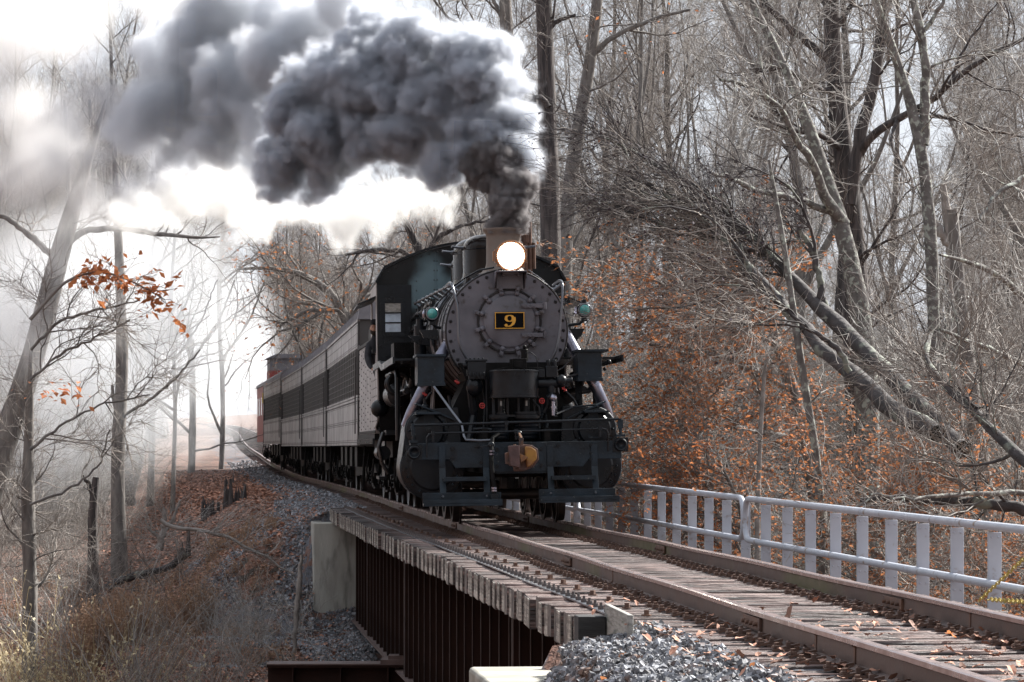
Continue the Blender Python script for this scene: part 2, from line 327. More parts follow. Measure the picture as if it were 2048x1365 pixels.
V, Fq = grid(-700, 700, 239, 1500, 60, 50)
V[:, 2] = V[:, 2].clip(-2, 14)+np.where(V[:, 1] > 240, 0, -.05)
g = obj_np('distant_ground', V, Fq, gm, smooth=True); tag(g, kind='structure', label='distant wooded ground')
for s, (a, b) in enumerate(((-700, -46), (60, 700))):
    V, Fq = grid(a, b, -10, 240, 40, 40); V[:, 2] = V[:, 2].clip(-4, 14)
    g = obj_np('side_ground', V, Fq, gm, smooth=True); tag(g, kind='structure', label='woodland ground beyond the frame')
V, Fq = grid(-700, 700, -700, -10, 40, 30); g = obj_np('rear_ground', V, Fq, gm, smooth=True); tag(g, kind='structure', label='ground behind the viewpoint')

# ------------------------------------------------------------------ railway track
trk = empty('railway_track'); tag(trk, 'railway track of two rusty rails on timber ties', kind='structure')
def off(y, o, z=0): # point at offset o from the centre line
    h = heading(y); return Vector((XC(y)+o*math.cos(h), y+o*math.sin(h), z+ZT(y)))
def rail_prof():
    p = [(-.068, -.172), (.068, -.172), (.068, -.160), (.012, -.142), (.010, -.045), (.036, -.034), (.036, -.006), (.026, 0), (-.026, 0), (-.036, -.006), (-.036, -.034), (-.010, -.045), (-.012, -.142), (-.068, -.160)]
    return p
def sweep(prof, o, ys, mats, midx, name, parent):
    vs = []; fs = []; mi = []
    k = len(prof)
    for y in ys:
        h = heading(y)
        # slight vertical and lateral waves of an old track
        wz = .004*math.sin(y*.9+o)+.003*math.sin(y*2.1)*(y > 40); wx = .003*math.sin(y*.7+o*3)
        oo = o-(.30*(y-NEAR_AB)/(FAR_AB-NEAR_AB) if o < -1 else 0)
        for a, b in prof: vs.append((XC(y)+(oo+a+wx)*math.cos(h), y+(oo+a)*math.sin(h), b+ZT(y)+wz-.003))
    for j in range(len(ys)-1):
        for i in range(k): fs.append((j*k+i, j*k+(i+1) % k, (j+1)*k+(i+1) % k, (j+1)*k+i)); mi.append(midx(i))
    fs.append(tuple(range(k-1, -1, -1))); mi.append(0); n = len(ys)-1; fs.append(tuple(range(n*k, (n+1)*k))); mi.append(0)
    me = bpy.data.meshes.new(name); me.from_pydata(vs, [], fs)
    for m in mats: me.materials.append(m)
    me.polygons.foreach_set('material_index', mi); me.polygons.foreach_set('use_smooth', [True]*len(mi)); me.set_sharp_from_angle(angle=R(30)); me.update()
    ob = bpy.data.objects.new(name, me); COL.objects.link(ob); ob.parent = parent; return ob
GA = .7525
joints_l = [20.2, 31.0, 45.0, 58.0]; joints_r = [22.6, 34.5, 49.0]
for o, jn in ((-GA, joints_l), (GA, joints_r)):
    cuts = [-8]+jn+[76, 100, 130, 380]
    for a, b in zip(cuts[:-1], cuts[1:]):
        st = .7 if b < 120 else 6
        ys = list(np.linspace(a+.004, b-.004, max(3, int((b-a)/st))))
        sweep(rail_prof(), o, ys, [railm, railtop], lambda i: 1 if i in (5, 6, 7, 8, 9) else 0, 'rail', trk)
    for y in jn:                      # fish plates with bolts on both webs
        for s in (-1, 1):
            m = MB(); h = heading(y); rot = Matrix.Rotation(h, 3, 'Z')
            for u in (-.16,):
                pass
            m.box(off(y, o+s*.024, -.094), (.022, .62, .085), rot)
            for t in (-.22, -.075, .075, .22): m.cyl(off(y+t, o+s*.034, -.094), off(y+t, o+s*.062, -.094), .016, n=6)
            m.build('joint_bar', rust, trk, .004)
# weld seam collars seen as dark vertical marks on the web
for o, y in ((-GA, 18.1), (-GA, 17.0), (GA, 20.3), (GA, 18.9), (-GA, 27.5)):
    m = MB(); m.prism_y([(-.07, -.168), (.07, -.168), (.07, -.158), (.02, -.14), (.018, -.05), (.038, -.036), (-.038, -.036), (-.018, -.05), (-.02, -.14), (-.07, -.158)], -.02, .02)
    ob = m.build('weld_collar', rust, trk); ob.location = off(y, o, 0); ob.rotation_euler = (0, 0, heading(y))
# sleepers
def sleeper_mesh(L0, L1, w, hgt, var, endplate):
    r = random.Random(var); nx = 9; vs = []; fs = []; m = MB()
    # slightly uneven plank: several cross sections
    for i in range(nx+1):
        x = L0+(L1-L0)*i/nx; dz = r.uniform(-.006, .006); a = r.uniform(-.005, .005)
        for (yy, zz) in ((-w/2+a, 0), (-w/2+a, -.012+hgt), (-w/2+.012, hgt+dz), (-w*.12, hgt+dz-.004), (-w*.08, hgt+dz-.012), (-w*.04, hgt+dz-.003), (w*.24, hgt+dz-.002), (w*.28, hgt+dz-.012), (w*.32, hgt+dz), (w/2-.012, hgt+dz), (w/2+a, hgt-.012), (w/2+a, 0)): vs.append((x, yy, zz-hgt-.175))
    for i in range(nx):
        for j in range(12): fs.append((i*12+j, i*12+(j+1) % 12, (i+1)*12+(j+1) % 12, (i+1)*12+j))
    fs += [tuple(range(11, -1, -1)), tuple(range(nx*12, nx*12+12))]
    m.add(vs, fs); me = m.mesh('sleeper', [tie, tie_end, nailplate], 0)
    for i in (len(fs)-2, len(fs)-1): me.polygons[i].material_index = 1
    return me
SLN = 24
def sl_left(k): return -1.70-.30*(k//2)/11-.015*(k % 2)
sl_b = [sleeper_mesh(sl_left(k), 1.62, .262, .26, k, True) for k in range(SLN)]     # bridge timbers: they reach a little further out towards the far end
sl_l = [sleeper_mesh(-2.02-.015*(k % 3), 1.62, .24, .26, 30+k, True) for k in range(4)]
sl_g = [sleeper_mesh(-1.32, 1.32, .22, .18, 50+k, False) for k in range(5)]
m = MB(); m.bb(-.16, .16, -.085, .085, 0, .018); m.bb(-.095, -.066, -.08, .08, .018, .034); m.bb(.066, .095, -.08, .08, .018, .034)
for sx in (-1, 1):
    m.box((sx*.098, .045, .045), (.05, .05, .022), Matrix.Rotation(sx*-.35, 3, 'Y')); m.box((sx*.13, -.045, .034), (.026, .026, .05))
tplate = m.mesh('tie_plate', rust)
m = MB(); m.box((-.01, .02, .026), (.17, .045, .016), Matrix.Rotation(.22, 3, 'Y')); m.box((.0, -.04, .022), (.13, .035, .014)); m.cyl((.045, 0, .01), (.045, 0, .055), .016, n=6); m.box((.045, 0, .030), (.04, .06, .014))
clipm = m.mesh('rail_clip', rust)
m = MB()
for i in range(7): m.bb(-.006, 0, -.118, .118, -.408+i*.034, -.408+i*.034+.024)
m.bb(-.003, .004, -.122, .122, -.424, -.182)
npl = m.mesh('nail_plate', nailplate, 0)
def add_ob(name, me, parent, loc=(0, 0, 0), rot=(0, 0, 0)):
    o = bpy.data.objects.new(name, me); COL.objects.link(o); o.parent = parent; o.location = loc; o.rotation_euler = rot; return o
bridge_ys = list(np.arange(NEAR_AB+.45, FAR_AB+.3, .342))
rr = random.Random(3)
for k, y in enumerate(bridge_ys):
    yy = y+rr.uniform(-.02, .02); h = heading(yy); wdth = 1
    kk = min(11, int((y-NEAR_AB)/(FAR_AB-NEAR_AB)*12))*2+k % 2; ms = sl_b[kk]
    s = add_ob('sleeper', ms, trk, (XC(yy), yy, ZT(yy)+rr.uniform(-.020, .004)), (rr.uniform(-.05, .05), rr.uniform(-.003, .003), h+rr.uniform(-.006, .006)))
    for o in (-GA, GA):
        add_ob('tie_plate', tplate, s, (o, 0, -.175)); add_ob('rail_clip', clipm, s, (o-.16, 0, -.175), (0, 0, math.pi)); add_ob('rail_clip', clipm, s, (o+.16, 0, -.175))
    if rr.random() < .8: add_ob('nail_plate', npl, s, (sl_left(kk)-.003, 0, -.005))
for k, y in enumerate(list(np.arange(11.5, NEAR_AB+.2, .50))+list(np.arange(FAR_AB+.7, 76, .55))):
    h = heading(y); s = add_ob('sleeper', sl_g[k % 5], trk, (XC(y)+rr.uniform(-.03, .03), y, ZT(y)+rr.uniform(-.01, .004)), (0, 0, h+rr.uniform(-.012, .012)))
    for o in (-GA, GA): add_ob('tie_plate', tplate, s, (o, 0, -.175))
    if y < 30:
        for o in (-GA, GA): add_ob('rail_clip', clipm, s, (o-.15, 0, -.175), (0, 0, math.pi)); add_ob('rail_clip', clipm, s, (o+.15, 0, -.175))
m = MB()
for y in np.arange(76, 330, .6): m.box(off(y, 0, -.27), (2.6, .22, .18), Matrix.Rotation(heading(y), 3, 'Z'))
tag(m.build('distant_sleepers', tie, trk, sharp=0), kind='stuff')

# ------------------------------------------------------------------ bridge
br = empty('girder_bridge', (0, 0, 0)); tag(br, 'dark brown steel plate girder bridge carrying the track over the gully', 'bridge')
def drift(o, y): return o-(.30*(y-NEAR_AB)/(FAR_AB-NEAR_AB) if o < -1 and NEAR_AB-1 < y < FAR_AB+1 else 0)
def along(y0, y1, n): return list(np.linspace(y0, y1, n))
GT, GB = -.44, -2.42
ys = along(NEAR_AB-.1, FAR_AB-.1, 24)
for o in (-1.12, 1.12):
    sweep([(-.008, GB), (.008, GB), (.008, GT), (-.008, GT)], o, ys, [girder], lambda i: 0, 'girder_web', br)
    sweep([(-.2, GB-.03), (.2, GB-.03), (.2, GB), (-.2, GB)], o, ys, [girder2], lambda i: 0, 'bottom_flange', br)
    sweep([(-.2, GT), (.2, GT), (.2, GT+.025), (-.2, GT+.025)], o, ys, [girder2], lambda i: 0, 'top_flange', br)
stf = MB(); stf.bb(-.13, -.010, -.008, .008, GB+.002, GT-.002); stf.bb(-.140, -.13, -.020, .008, GB+.002, GT-.002); stf_me = stf.mesh('stiffener', [girder, girder3], 0)
for _i in range(6, 12): stf_me.polygons[_i].material_index = 1  # outer leg in a lighter tone: its lit edge put into the colour
stf = MB(); stf.bb(-.17, -.010, -.12, .12, GB+.002, GT-.002); spl_me = stf.mesh('splice_plate', girder, 0)
k = 0
for y in np.arange(NEAR_AB+.5, FAR_AB-.3, 1.0):
    h = heading(y); add_ob('stiffener', stf_me, br, off(y, drift(-1.12, y), -ZT(y)), (0, 0, h)); k += 1
    if k in (9, 24, 34): add_ob('splice_plate', spl_me, br, off(y+.4, drift(-1.12, y), 0), (0, 0, h))
for y in np.arange(NEAR_AB+1, FAR_AB-.5, 3.6):
    m = MB(); m.beam(off(y, drift(-1.10, y), GB+.15), off(y, 1.10, GT-.15), .08, .08); m.beam(off(y, drift(-1.10, y), GT-.2), off(y, 1.10, GB+.2), .08, .08); m.build('cross_brace', girder, br)
# steel strap with bolts that holds the timber ends, plus the spikes beside it
SY = [22.6, 61.2]
sweep([(-.035, -.174), (.035, -.174), (.035, -.162), (-.035, -.162)], -1.42, along(*SY, 110), [steelpipe], lambda i: 0, 'tie_strap', br)
bm = MB(); bm.cyl((0, 0, 0), (0, 0, .03), .026, n=6); bm.cyl((0, 0, .03), (0, 0, .055), .012, n=6); bolt_me = bm.mesh('bolt', bolt_m)
for k, y in enumerate(bridge_ys):
    add_ob('bolt', bolt_me, br, off(y, drift(-1.42, y), -.163+0), (0, 0, k))
bm = MB(); bm.cyl((0, 0, 0), (0, 0, .012), .04, n=10); bm.box((0, 0, .028), (.036, .036, .034)); spk = bm.mesh('hook_bolt', rust)
for k, y in enumerate(bridge_ys):
    if k % 3 == 0: add_ob('hook_bolt', spk, br, off(y, drift(-1.17, y), -.176), (0, 0, k))
# near end timber: the black creosoted end block, weathered plank and pale abutment corner
m = MB(); m.box((0, 0, 0), (.205, .26, .29)); o = m.build('end_block', creosote, br, .006); p = wp(1180, 1271, 22.15); o.location = p; o.rotation_euler = (0, 0, heading(22))
m = MB(); m.box((0, 0, 0), (.04, 1.5, .28)); o = m.build('retaining_plank', plankm, None, .006); o.location = wp(1237, 1258, 21.45); o.rotation_euler = (0, 0, heading(21)-.02)
tag(o, 'weathered grey plank holding back gravel at the near bridge end', 'plank')
# abutments
def block(name, o0, o1, y0, y1, z0, z1, mt, label, bev=.03):
    m = MB(); a, b, c, d = off(y0, o0), off(y0, o1), off(y1, o1), off(y1, o0)
    m.add([(p.x, p.y, z0) for p in (a, b, c, d)]+[(p.x, p.y, z1) for p in (a, b, c, d)], [(3, 2, 1, 0), (4, 5, 6, 7), (0, 1, 5, 4), (1, 2, 6, 5), (2, 3, 7, 6), (3, 0, 4, 7)])
    ob = m.build(name, mt, None, bev); tag(ob, label, 'abutment'); return ob
block('abutment', -2.38, 2.4, FAR_AB-.1, FAR_AB+1.6, -3.6, -.46, concrete, 'tall grey concrete abutment at the far end of the bridge')
block('abutment', -2.55, 2.4, NEAR_AB-1.6, NEAR_AB-.15, -3.6, -.50, palecon, 'pale concrete abutment corner under the gravel at the near end')
# steel bent under the bridge
bt = empty('pier_bent', (0, 0, 0)); tag(bt, 'dark steel cap beam jutting out to the left below the bridge', 'pier')
yb = 47.5; c0 = wp(536, 1338, yb); zc = c0.z
m = MB(); m.bb(c0.x, 2.6, yb-.28, yb+.28, zc+.04, zc+.08); m.bb(c0.x, 2.6, yb-.28, yb+.28, zc-.62, zc-.58); m.bb(c0.x, 2.6, yb-.02, yb+.02, zc-.58, zc+.04)
for x in np.arange(c0.x+.4, 2.4, .75): m.bb(x, x+.02, yb-.26, yb-.02, zc-.58, zc+.04)
m.build('cap_beam', girder, bt)
m = MB(); m.bb(c0.x, -.6, yb-.31, yb+.31, zc+.08, zc+.10); m.build('top_plate', girder2, bt)
for x in (c0.x+.5, 1.9):
    m = MB(); m.bb(x-.16, x+.16, yb-.16, yb+.16, zc-4, zc-.62); m.build('column', girder, bt)
for s in (-1, 1):
    xc = XC(yb)+drift(s*1.12, yb); m = MB(); m.bb(xc-.42, xc+.42, yb-.3, yb+.3, zc+.10, zc+.16); m.bb(xc-.30, xc+.30, yb-.22, yb+.22, zc+.16, zc+.22); m.bb(xc-.2, xc+.2, yb-.03, yb+.03, zc+.22, GB-.035); m.build('bearing', girder2, bt)
# ------------------------------------------------------------------ fence on the right
def fence_line(y): return 7.44-.122*y
def ftop(y): return np.interp(y, [15, 25.4, 36.6, 47, 60], [.37, .42, .48, .545, .58])
def fence_section(y0, y1, label):
    ym = (y0+y1)/2; root = empty('handrail_fence', (fence_line(ym), ym, -.5)); tag(root, label, 'fence', 'sections of pale painted pipe railing')
    inv = Matrix.Translation((-fence_line(ym), -ym, .5))
    P = lambda y, z: inv @ Vector((fence_line(y), y, z))
    rt = .038
    pts_t = [P(y, ftop(y)-rt) for y in np.linspace(y0+.25, y1-.25, 9)]; pts_b = [P(y, ftop(y)-.55) for y in np.linspace(y1-.25, y0+.25, 9)]
    def arc(y, dirn):
        zt, zb = ftop(y)-rt, ftop(y)-.55; out = []
        for t in np.linspace(0, math.pi, 11)[1:-1]:
            e = .25
            out.append(P(y+dirn*e*math.sin(t)**.7, (zt+zb)/2+(zt-zb)/2*math.cos(t)))
        return out
    m = MB(); m.tube(pts_t+arc(y1-.25, 1)+pts_b+list(reversed(arc(y0+.25, -1)))+[pts_t[0]], rt, 12); m.build('pipe_rail', fencem, root)
    for y in np.arange(y0+1.0, y1-.5, 3.66):      # sleeves at the pipe splices
        for dz in (-rt, -.55): m = MB(); m.cyl(P(y, ftop(y)+dz), P(y+.09, ftop(y+.09)+dz), rt*1.07, n=12); m.build('sleeve', fencem, root)
    k = 0
    for y in posts:
        if y0 < y < y1:
            m = MB(); a = P(y, 0); zt = ftop(y)
            c = Vector((a.x+.055, a.y, 0)); x0, x1 = -.058, .058
            m.bb(c.x-.058, c.x+.058, c.y-.03, c.y-.022, .5+zt-.09-2.1+.0, .5+zt-.095)       # face of the channel post
            m.bb(c.x-.058, c.x-.050, c.y-.022, c.y+.035, .5+zt-.09-2.1, .5+zt-.095); m.bb(c.x+.050, c.x+.058, c.y-.022, c.y+.035, .5+zt-.09-2.1, .5+zt-.095)
            po = m.build('post', fencem, root, .003)
            m = MB()
            for dz in (-.02, -.55-.0): m.rivet((c.x-.03, c.y-.031, .5+zt-.12+dz), (0, -1, 0), .010, .008); m.rivet((c.x+.03, c.y-.031, .5+zt-.12+dz), (0, -1, 0), .010, .008)
            m.build('post_bolts', fencem, po)
posts = [26.5+1.222*k for k in range(-9, 30)]
fence_section(22.9-.1, 37.25, 'near section of pale grey pipe railing right of the rails, nearest its looped end')
fence_section(37.35, 51.7, 'far section of pale grey pipe railing running behind the locomotive steps')
fence_section(51.8, 62.5, 'farthest section of pale grey pipe railing glimpsed behind the locomotive wheels')
fence_section(10.0, 22.7, 'pale grey pipe railing section beyond the right edge of the frame') if False else None
# yellow plastic chain on the railing
def chain(p, q, sag, label, n=60):
    p = Vector(p); q = Vector(q); root = empty('chain', p); tag(root, label, 'chain'); m = MB(); L = (q-p)
    for i in range(n):
        t = (i+.5)/n; c = L*t+Vector((0, 0, -sag*4*t*(1-t))); d = L.normalized(); s = d.cross(Vector((0, 1, 0))).normalized() if i % 2 else d.cross(d.cross(Vector((0, 1, 0)))).normalized()
        a = L.length/n*.72; w = a*.42
        loop = [c+d*(a*math.cos(u))+s*(w*math.sin(u)) for u in np.linspace(0, 2*math.pi, 9)]
        m.tube(loop, .0042, 5, cap=False)
    m.build('chain_links', chainm, root)
chain(wp(1958, 1202, 25.9), wp(2100, 1068, 24.2), .0, 'yellow chain slanting up to the right across the railing', 34)
chain(wp(1978, 1199, 25.6), wp(2110, 1203, 23.6), .01, 'yellow chain lying level behind the rail at the right edge', 30)
# ------------------------------------------------------------------ locomotive (local: x right, y back along the boiler, z above the rail heads)
LO = (0.08, 42.0, 0.0); YAW = .085
loco = empty('steam_locomotive', LO, (0, -.012, YAW)); tag(loco, 'black steam locomotive with lit headlight and number 9 plate on its grey smokebox', 'locomotive')
def lp(px, py, d):
    x = 0
    for _ in range(3):
        Z = LO[1]+d+YAW*x; x = (px-1024)*Z/F-LO[0]+YAW*d
    return Vector((x, d, CAMH+(HY-py)*Z/F+.012*x*0))
NF = (0, -1, 0)
def rivets_on_circle(m, c, r, n, a=NF, rr_=.017, h=.014, ph=0):
    for i in range(n):
        t = 2*math.pi*i/n+ph; m.rivet(Vector(c)+Vector((r*math.cos(t), 0, r*math.sin(t))), a, rr_, h)
# smokebox
BX, BZ, BR = 0.0, 2.765, .90
SY0 = 1.45
sb = MB(); sb.lathe([(BR-.02, 0), (BR, .02), (BR, 2.0)], (BX, SY0, BZ), (0, 1, 0), 64, True, False); sb = sb.build('smokebox', graphite, loco)
m = MB(); rivets_on_circle(m, (BX, SY0, BZ), BR-.075, 36, rr_=.027, h=.026); m.build('rivet_ring', darkgraph, sb)
m = MB(); m.torus((BX, SY0+.01, BZ), (0, 1, 0), BR-.018, .016, 64, 6); m.build('rim', darkgraph, sb)
# smokebox door
dc = lp(1023.5, 643, SY0-.03); DR = .435
door = MB(); door.lathe([(.02, -.085), (.18, -.082), (.30, -.066), (.37, -.05), (.385, -.03), (.40, -.022), (DR, -.02), (DR+.012, 0), (DR+.012, .04)], dc, (0, 1, 0), 48); door = door.build('smokebox_door', graphite, loco)
m = MB(); m.torus(dc+Vector((0, -.02, 0)), (0, 1, 0), DR+.018, .017, 48, 6); m.build('ring', darkgraph, door)
for i in range(12):
    t = 2*math.pi*(i+.5)/12; u = Vector((math.cos(t), 0, math.sin(t))); c = dc+u*(DR+.03)+Vector((0, -.035, 0)); m = MB()
    m.beam(c-u*.06, c+u*.06, .06, .045, up=(0, 1, 0)); m.cyl(c+u*.02, c+u*.02+Vector((0, -.06, 0)), .03, n=6); m.ball(c-u*.05+Vector((0, -.012, 0)), .040, 10, 8); m.build('door_clamp', graphite, door, .004)
for py in (612.5, 671):
    m = MB(); a = lp(1048, py, SY0-.12); b = lp(1091, py, SY0-.12); m.beam(a, b, .02, .062, up=(0, 0, 1)); m.beam(b+Vector((-.02, .05, 0)), b+Vector((.04, .09, 0)), .05, .09)
    for t in (.08, .3, .52): m.cyl(a.lerp(b, t), a.lerp(b, t)+Vector((0, -.025, 0)), .022, n=8)
    m.cyl(b+Vector((.03, 0, -.05)), b+Vector((.03, 0, .05)), .024, n=8); m.build('hinge', graphite, door, .003)
# number plate
pc = lp(1024, 641.5, SY0-.135); np_ = MB(); np_.box(pc, (.43, .03, .245)); np_ = np_.build('number_plate', plate_blk, loco, .004)
m = MB()
for dx, dz, w, h in ((0, .113, .432, .010), (0, -.113, .432, .010), (.207, 0, .010, .218), (-.207, 0, .010, .218)): m.box(pc+Vector((dx, -.017, dz)), (w, .01, h))
m.build('gold_border', goldm, np_, sharp=0)
# serif numeral nine: thick and thin strokes as a raised ribbon
def ribbon(m, pts, ws, y0, y1):
    k = len(pts); L = []; Rr = []
    for i in range(k):
        a = Vector(pts[max(i-1, 0)]); b = Vector(pts[min(i+1, k-1)]); t = (b-a).normalized(); nn = Vector((-t.y, t.x)); p = Vector(pts[i]); L.append(p+nn*ws[i]); Rr.append(p-nn*ws[i])
    vs = []
    for a, b in zip(L, Rr): vs += [(a.x, y0, a.y), (b.x, y0, b.y), (b.x, y1, b.y), (a.x, y1, a.y)]
    fs = [(4*i+j, 4*i+(j+1) % 4, 4*i+4+(j+1) % 4, 4*i+4+j) for i in range(k-1) for j in range(4)]+[(3, 2, 1, 0), (4*k-4, 4*k-3, 4*k-2, 4*k-1)]
    m.add(vs, fs)
m = MB(); cx, cz = pc.x-.002, pc.z+.030; pts = []; ws = []
for i in range(33):
    t = 2*math.pi*i/32; pts.append((cx+.052*math.cos(t), cz+.042*math.sin(t))); ws.append(.0055+.0155*abs(math.cos(t))**1.5)
ribbon(m, pts, ws, pc.y-.026, pc.y-.014)
pts = []; ws = []
for i in range(20):
    t = math.radians(20-i*(150/19)); pts.append((cx-.018+.085*math.cos(t)*(1 if i < 12 else 1), cz-.018+.098*math.sin(t)*.98)); ws.append(.006+.017*max(0, math.cos(t))**1.3)
ribbon(m, pts, ws, pc.y-.0255, pc.y-.014); m.cyl((cx-.050, pc.y-.026, cz-.100), (cx-.050, pc.y-.014, cz-.100), .022, n=14)
m.build('numeral_nine', goldm, np_, sharp=0)
# curved grab rails on the smokebox front
for pl in ([(897, 572, 2.5), (901, 567, 2.0), (906, 564, 1.6), (909, 567, 1.40), (913, 582, 1.33), (919, 605, 1.30), (921, 635, 1.30), (921, 660, 1.3), (922, 685, 1.3), (928, 702, 1.32), (937, 716, 1.36)],
           [(1112, 572, 2.5), (1119, 566, 2.0), (1127, 562, 1.6), (1131, 567, 1.40), (1131, 580, 1.33), (1130, 600, 1.30), (1126, 640, 1.3), (1123, 672, 1.3), (1118, 700, 1.3), (1108, 720, 1.34), (1103, 732, 1.4)]):
    m = MB(); pts = [lp(*p) for p in pl]
    P2 = []
    for i in range(len(pts)-1):
        for t in (0, .33, .67): P2.append(pts[i].lerp(pts[i+1], t))
    P2.append(pts[-1])
    for _ in range(2): P2 = [P2[0]]+[(P2[i-1]+P2[i]*2+P2[i+1])/4 for i in range(1, len(P2)-1)]+[P2[-1]]
    m.tube(P2, .019, 10); m.build('grab_rail', steelpipe, loco)
# headlight with bracket
hc = lp(1028, 512.5, SY0-.25)
br_ = MB(); a = lp(995, 546, SY0-.16); b = lp(1057, 546, SY0-.16); w = b.x-a.x; zt = a.z; zb = lp(1024, 576, SY0-.16).z
br_.bb(a.x, b.x, SY0-.42, SY0+.35, zt, zt+.018); br_.prism_x([(SY0-.42, zt), (SY0+.02, zt), (SY0+.02, zb), (SY0-.06, zb)], a.x, a.x+.014); br_.prism_x([(SY0-.42, zt), (SY0+.02, zt), (SY0+.02, zb), (SY0-.06, zb)], b.x-.014, b.x)
br_.bb(a.x+.03, b.x-.03, SY0-.11, SY0-.10, zb-.01, zt); brk = br_.build('headlight_bracket', graphite, loco, .003)
hl = MB(); hl.lathe([(.225, -.02), (.232, 0), (.222, .05), (.205, .07), (.205, .26), (.19, .33), (.10, .36)], hc, (0, 1, 0), 36, False, True); hl = hl.build('headlight', stackm, loco)
m = MB(); m.torus(hc+Vector((0, -.02, 0)), (0, 1, 0), .208, .024, 36, 8)
for t in (200, 215, 320, 340, 20, 160): u = Vector((math.cos(R(t)), 0, math.sin(R(t)))); m.box(hc+u*.235, (.03, .05, .03))
m.bb(hc.x-.262, hc.x-.235, hc.y-.0, hc.y+.05, hc.z-.07, hc.z+.07); m.build('lamp_rim', brassy, hl)
m = MB(); m.lathe([(.001, -.050), (.08, -.045), (.15, -.034), (.190, -.015), (.190, .0)], hc, (0, 1, 0), 32); m.build('lamp_lens', lens_lit, hl); m = MB(); m.lathe([(.190, -.012), (.206, -.006), (.206, .004), (.190, .004)], hc, (0, 1, 0), 32, False, False); m.build('lens_edge', lens_warm, hl)
m = MB(); m.box(hc+Vector((-.11, .1, -.25)), (.03, .2, .08)); m.box(hc+Vector((.11, .1, -.25)), (.03, .2, .08)); m.box(hc+Vector((0, .1, -.235)), (.24, .2, .05)); m.build('lamp_foot', graphite, hl, .004)
# smokestack
sc_ = lp(1013, 540, 2.35); stop = lp(1013, 458, 2.35).z
stk = MB(); x0, z0 = sc_.x, BZ+BR-.03
stk.lathe([(.40, 0), (.33, .03), (.275, .09), (.255, .16), (.250, stop-z0-.14), (.258, stop-z0-.08), (.295, stop-z0-.035), (.302, stop-z0-.02), (.30, stop-z0), (.262, stop-z0), (.25, stop-z0-.15), (.24, stop-z0-.4)], (x0, 2.35, z0), (0, 0, 1), 40, False, False)
stk.build('smokestack', stackm, loco)
# boiler with bands, jacket tapering up to the firebox
bo = MB(); bo.lathe([(BR+.0, 0), (BR+.03, .02), (BR+.04, 2.4), (BR+.12, 4.6), (BR+.13, 5.3)], (BX, SY0+1.98, BZ), (0, 1, 0), 56, False, True); bo = bo.build('boiler', darkgraph, loco)
for y, r in ((SY0+.5, BR), (SY0+1.3, BR), (SY0+2.0, BR+.03), (SY0+2.9, BR+.036), (SY0+3.8, BR+.04), (SY0+4.6, BR+.05), (SY0+5.5, BR+.085), (SY0+6.4, BR+.12)):
    m = MB(); m.lathe([(r+.004, 0), (r+.014, .006), (r+.014, .07), (r+.004, .076)], (BX, y, BZ), (0, 1, 0), 56, False, False); m.build('boiler_band', black, bo)
m = MB()
for y in (SY0+.08, SY0+.16, SY0+1.9):
    for i in range(44):
        t = 2*math.pi*i/44; u = Vector((math.cos(t), 0, math.sin(t))); m.rivet(Vector((BX, y, BZ))+u*(BR-.002), u, .016, .014)
tag(m.build('boiler_rivets', graphite, bo), kind='stuff')
# domes
def dome(name, d, r, ztop, pull):
    zb = BZ+BR-.12; h = ztop-zb; rc = r*.55
    prof = [(r+.10, 0), (r+.05, .06), (r+.012, .13), (r, .2)]
    for i in range(0, 10): t = math.pi/2*i/9; prof.append((r-rc+rc*math.cos(t), h-rc*.8+rc*.8*math.sin(t)))
    prof.append((.001, h+.012)); m = MB(); m.lathe(prof, (0, d, zb), (0, 0, 1), 40); o = m.build(name, domebrown, loco)
    m = MB(); m.torus((0, d, zb+h-rc*.8-.02), (0, 0, 1), r+.002, .008, 36, 5); m.build('dome_band', black, o)
    for s in (-1, 1): m = MB(); m.cyl((s*r*.97, d, zb+h-rc*.75), (s*(r+.17), d-.04, zb+h-rc*.75+.02), .018, n=8); m.cyl((s*r*.97, d, zb+h-rc*.75), (s*(r+.03), d, zb+h-rc*.75), .03, n=8); m.build('valve_arm', steelpipe, o)
    return o
dome('sand_dome', 3.7, .47, 4.31, 1); dome('steam_dome', 5.2, .52, 4.36, 1); dome('rear_sand_dome', 6.7, .46, 4.22, 0).name = 'sand_dome'
# turret pipes / whistle right of the stack
m = MB(); p = lp(1056, 500, 4.2)
m.cyl(p+Vector((0, 0, -.5)), p+Vector((0, 0, .33)), .055, n=12); m.cyl(p+Vector((.08, 0, -.4)), p+Vector((.08, 0, .42)), .035, n=10); m.cyl(p+Vector((.02, 0, .1)), p+Vector((.02, 0, .42)), .06, n=12); m.cyl(p+Vector((.14, 0, -.3)), p+Vector((.14, 0, .1)), .03, n=10); m.build('whistle', rust, loco)
# handrails and pipes along the boiler sides
for s in (-1, 1):
    pts = []; st = []
    for y in np.linspace(1.6, 8.4, 9): pts.append(Vector((s*(.78+.02*y), y, 3.42+.01*y)))
    m = MB(); m.tube(pts, .018, 8)
    for p in pts[::1]: m.cyl(p, p+Vector((-s*.12, 0, -.08)), .022, n=8); m.ball(p, .032, 8, 6)
    m.build('side_handrail', steelpipe, loco)
    for k, (dx, z, r, y0, y1) in enumerate(((1.0, 3.25, .03, 2.4, 8.4), (1.03, 3.05, .022, 3.0, 8.4), (1.02, 2.55, .04, 4.0, 8.4), (.92, 3.36, .02, 4.5, 8.4))):
        m = MB(); m.tube([(s*dx, y, z+.02*math.sin(y*2+k)) for y in np.linspace(y0, y1, 12)], r, 8)
        for y in np.linspace(y0+.2, y1-.2, 6): m.box((s*dx, y, z), (.07, .05, .08))
        m.build('boiler_pipe', black, loco)
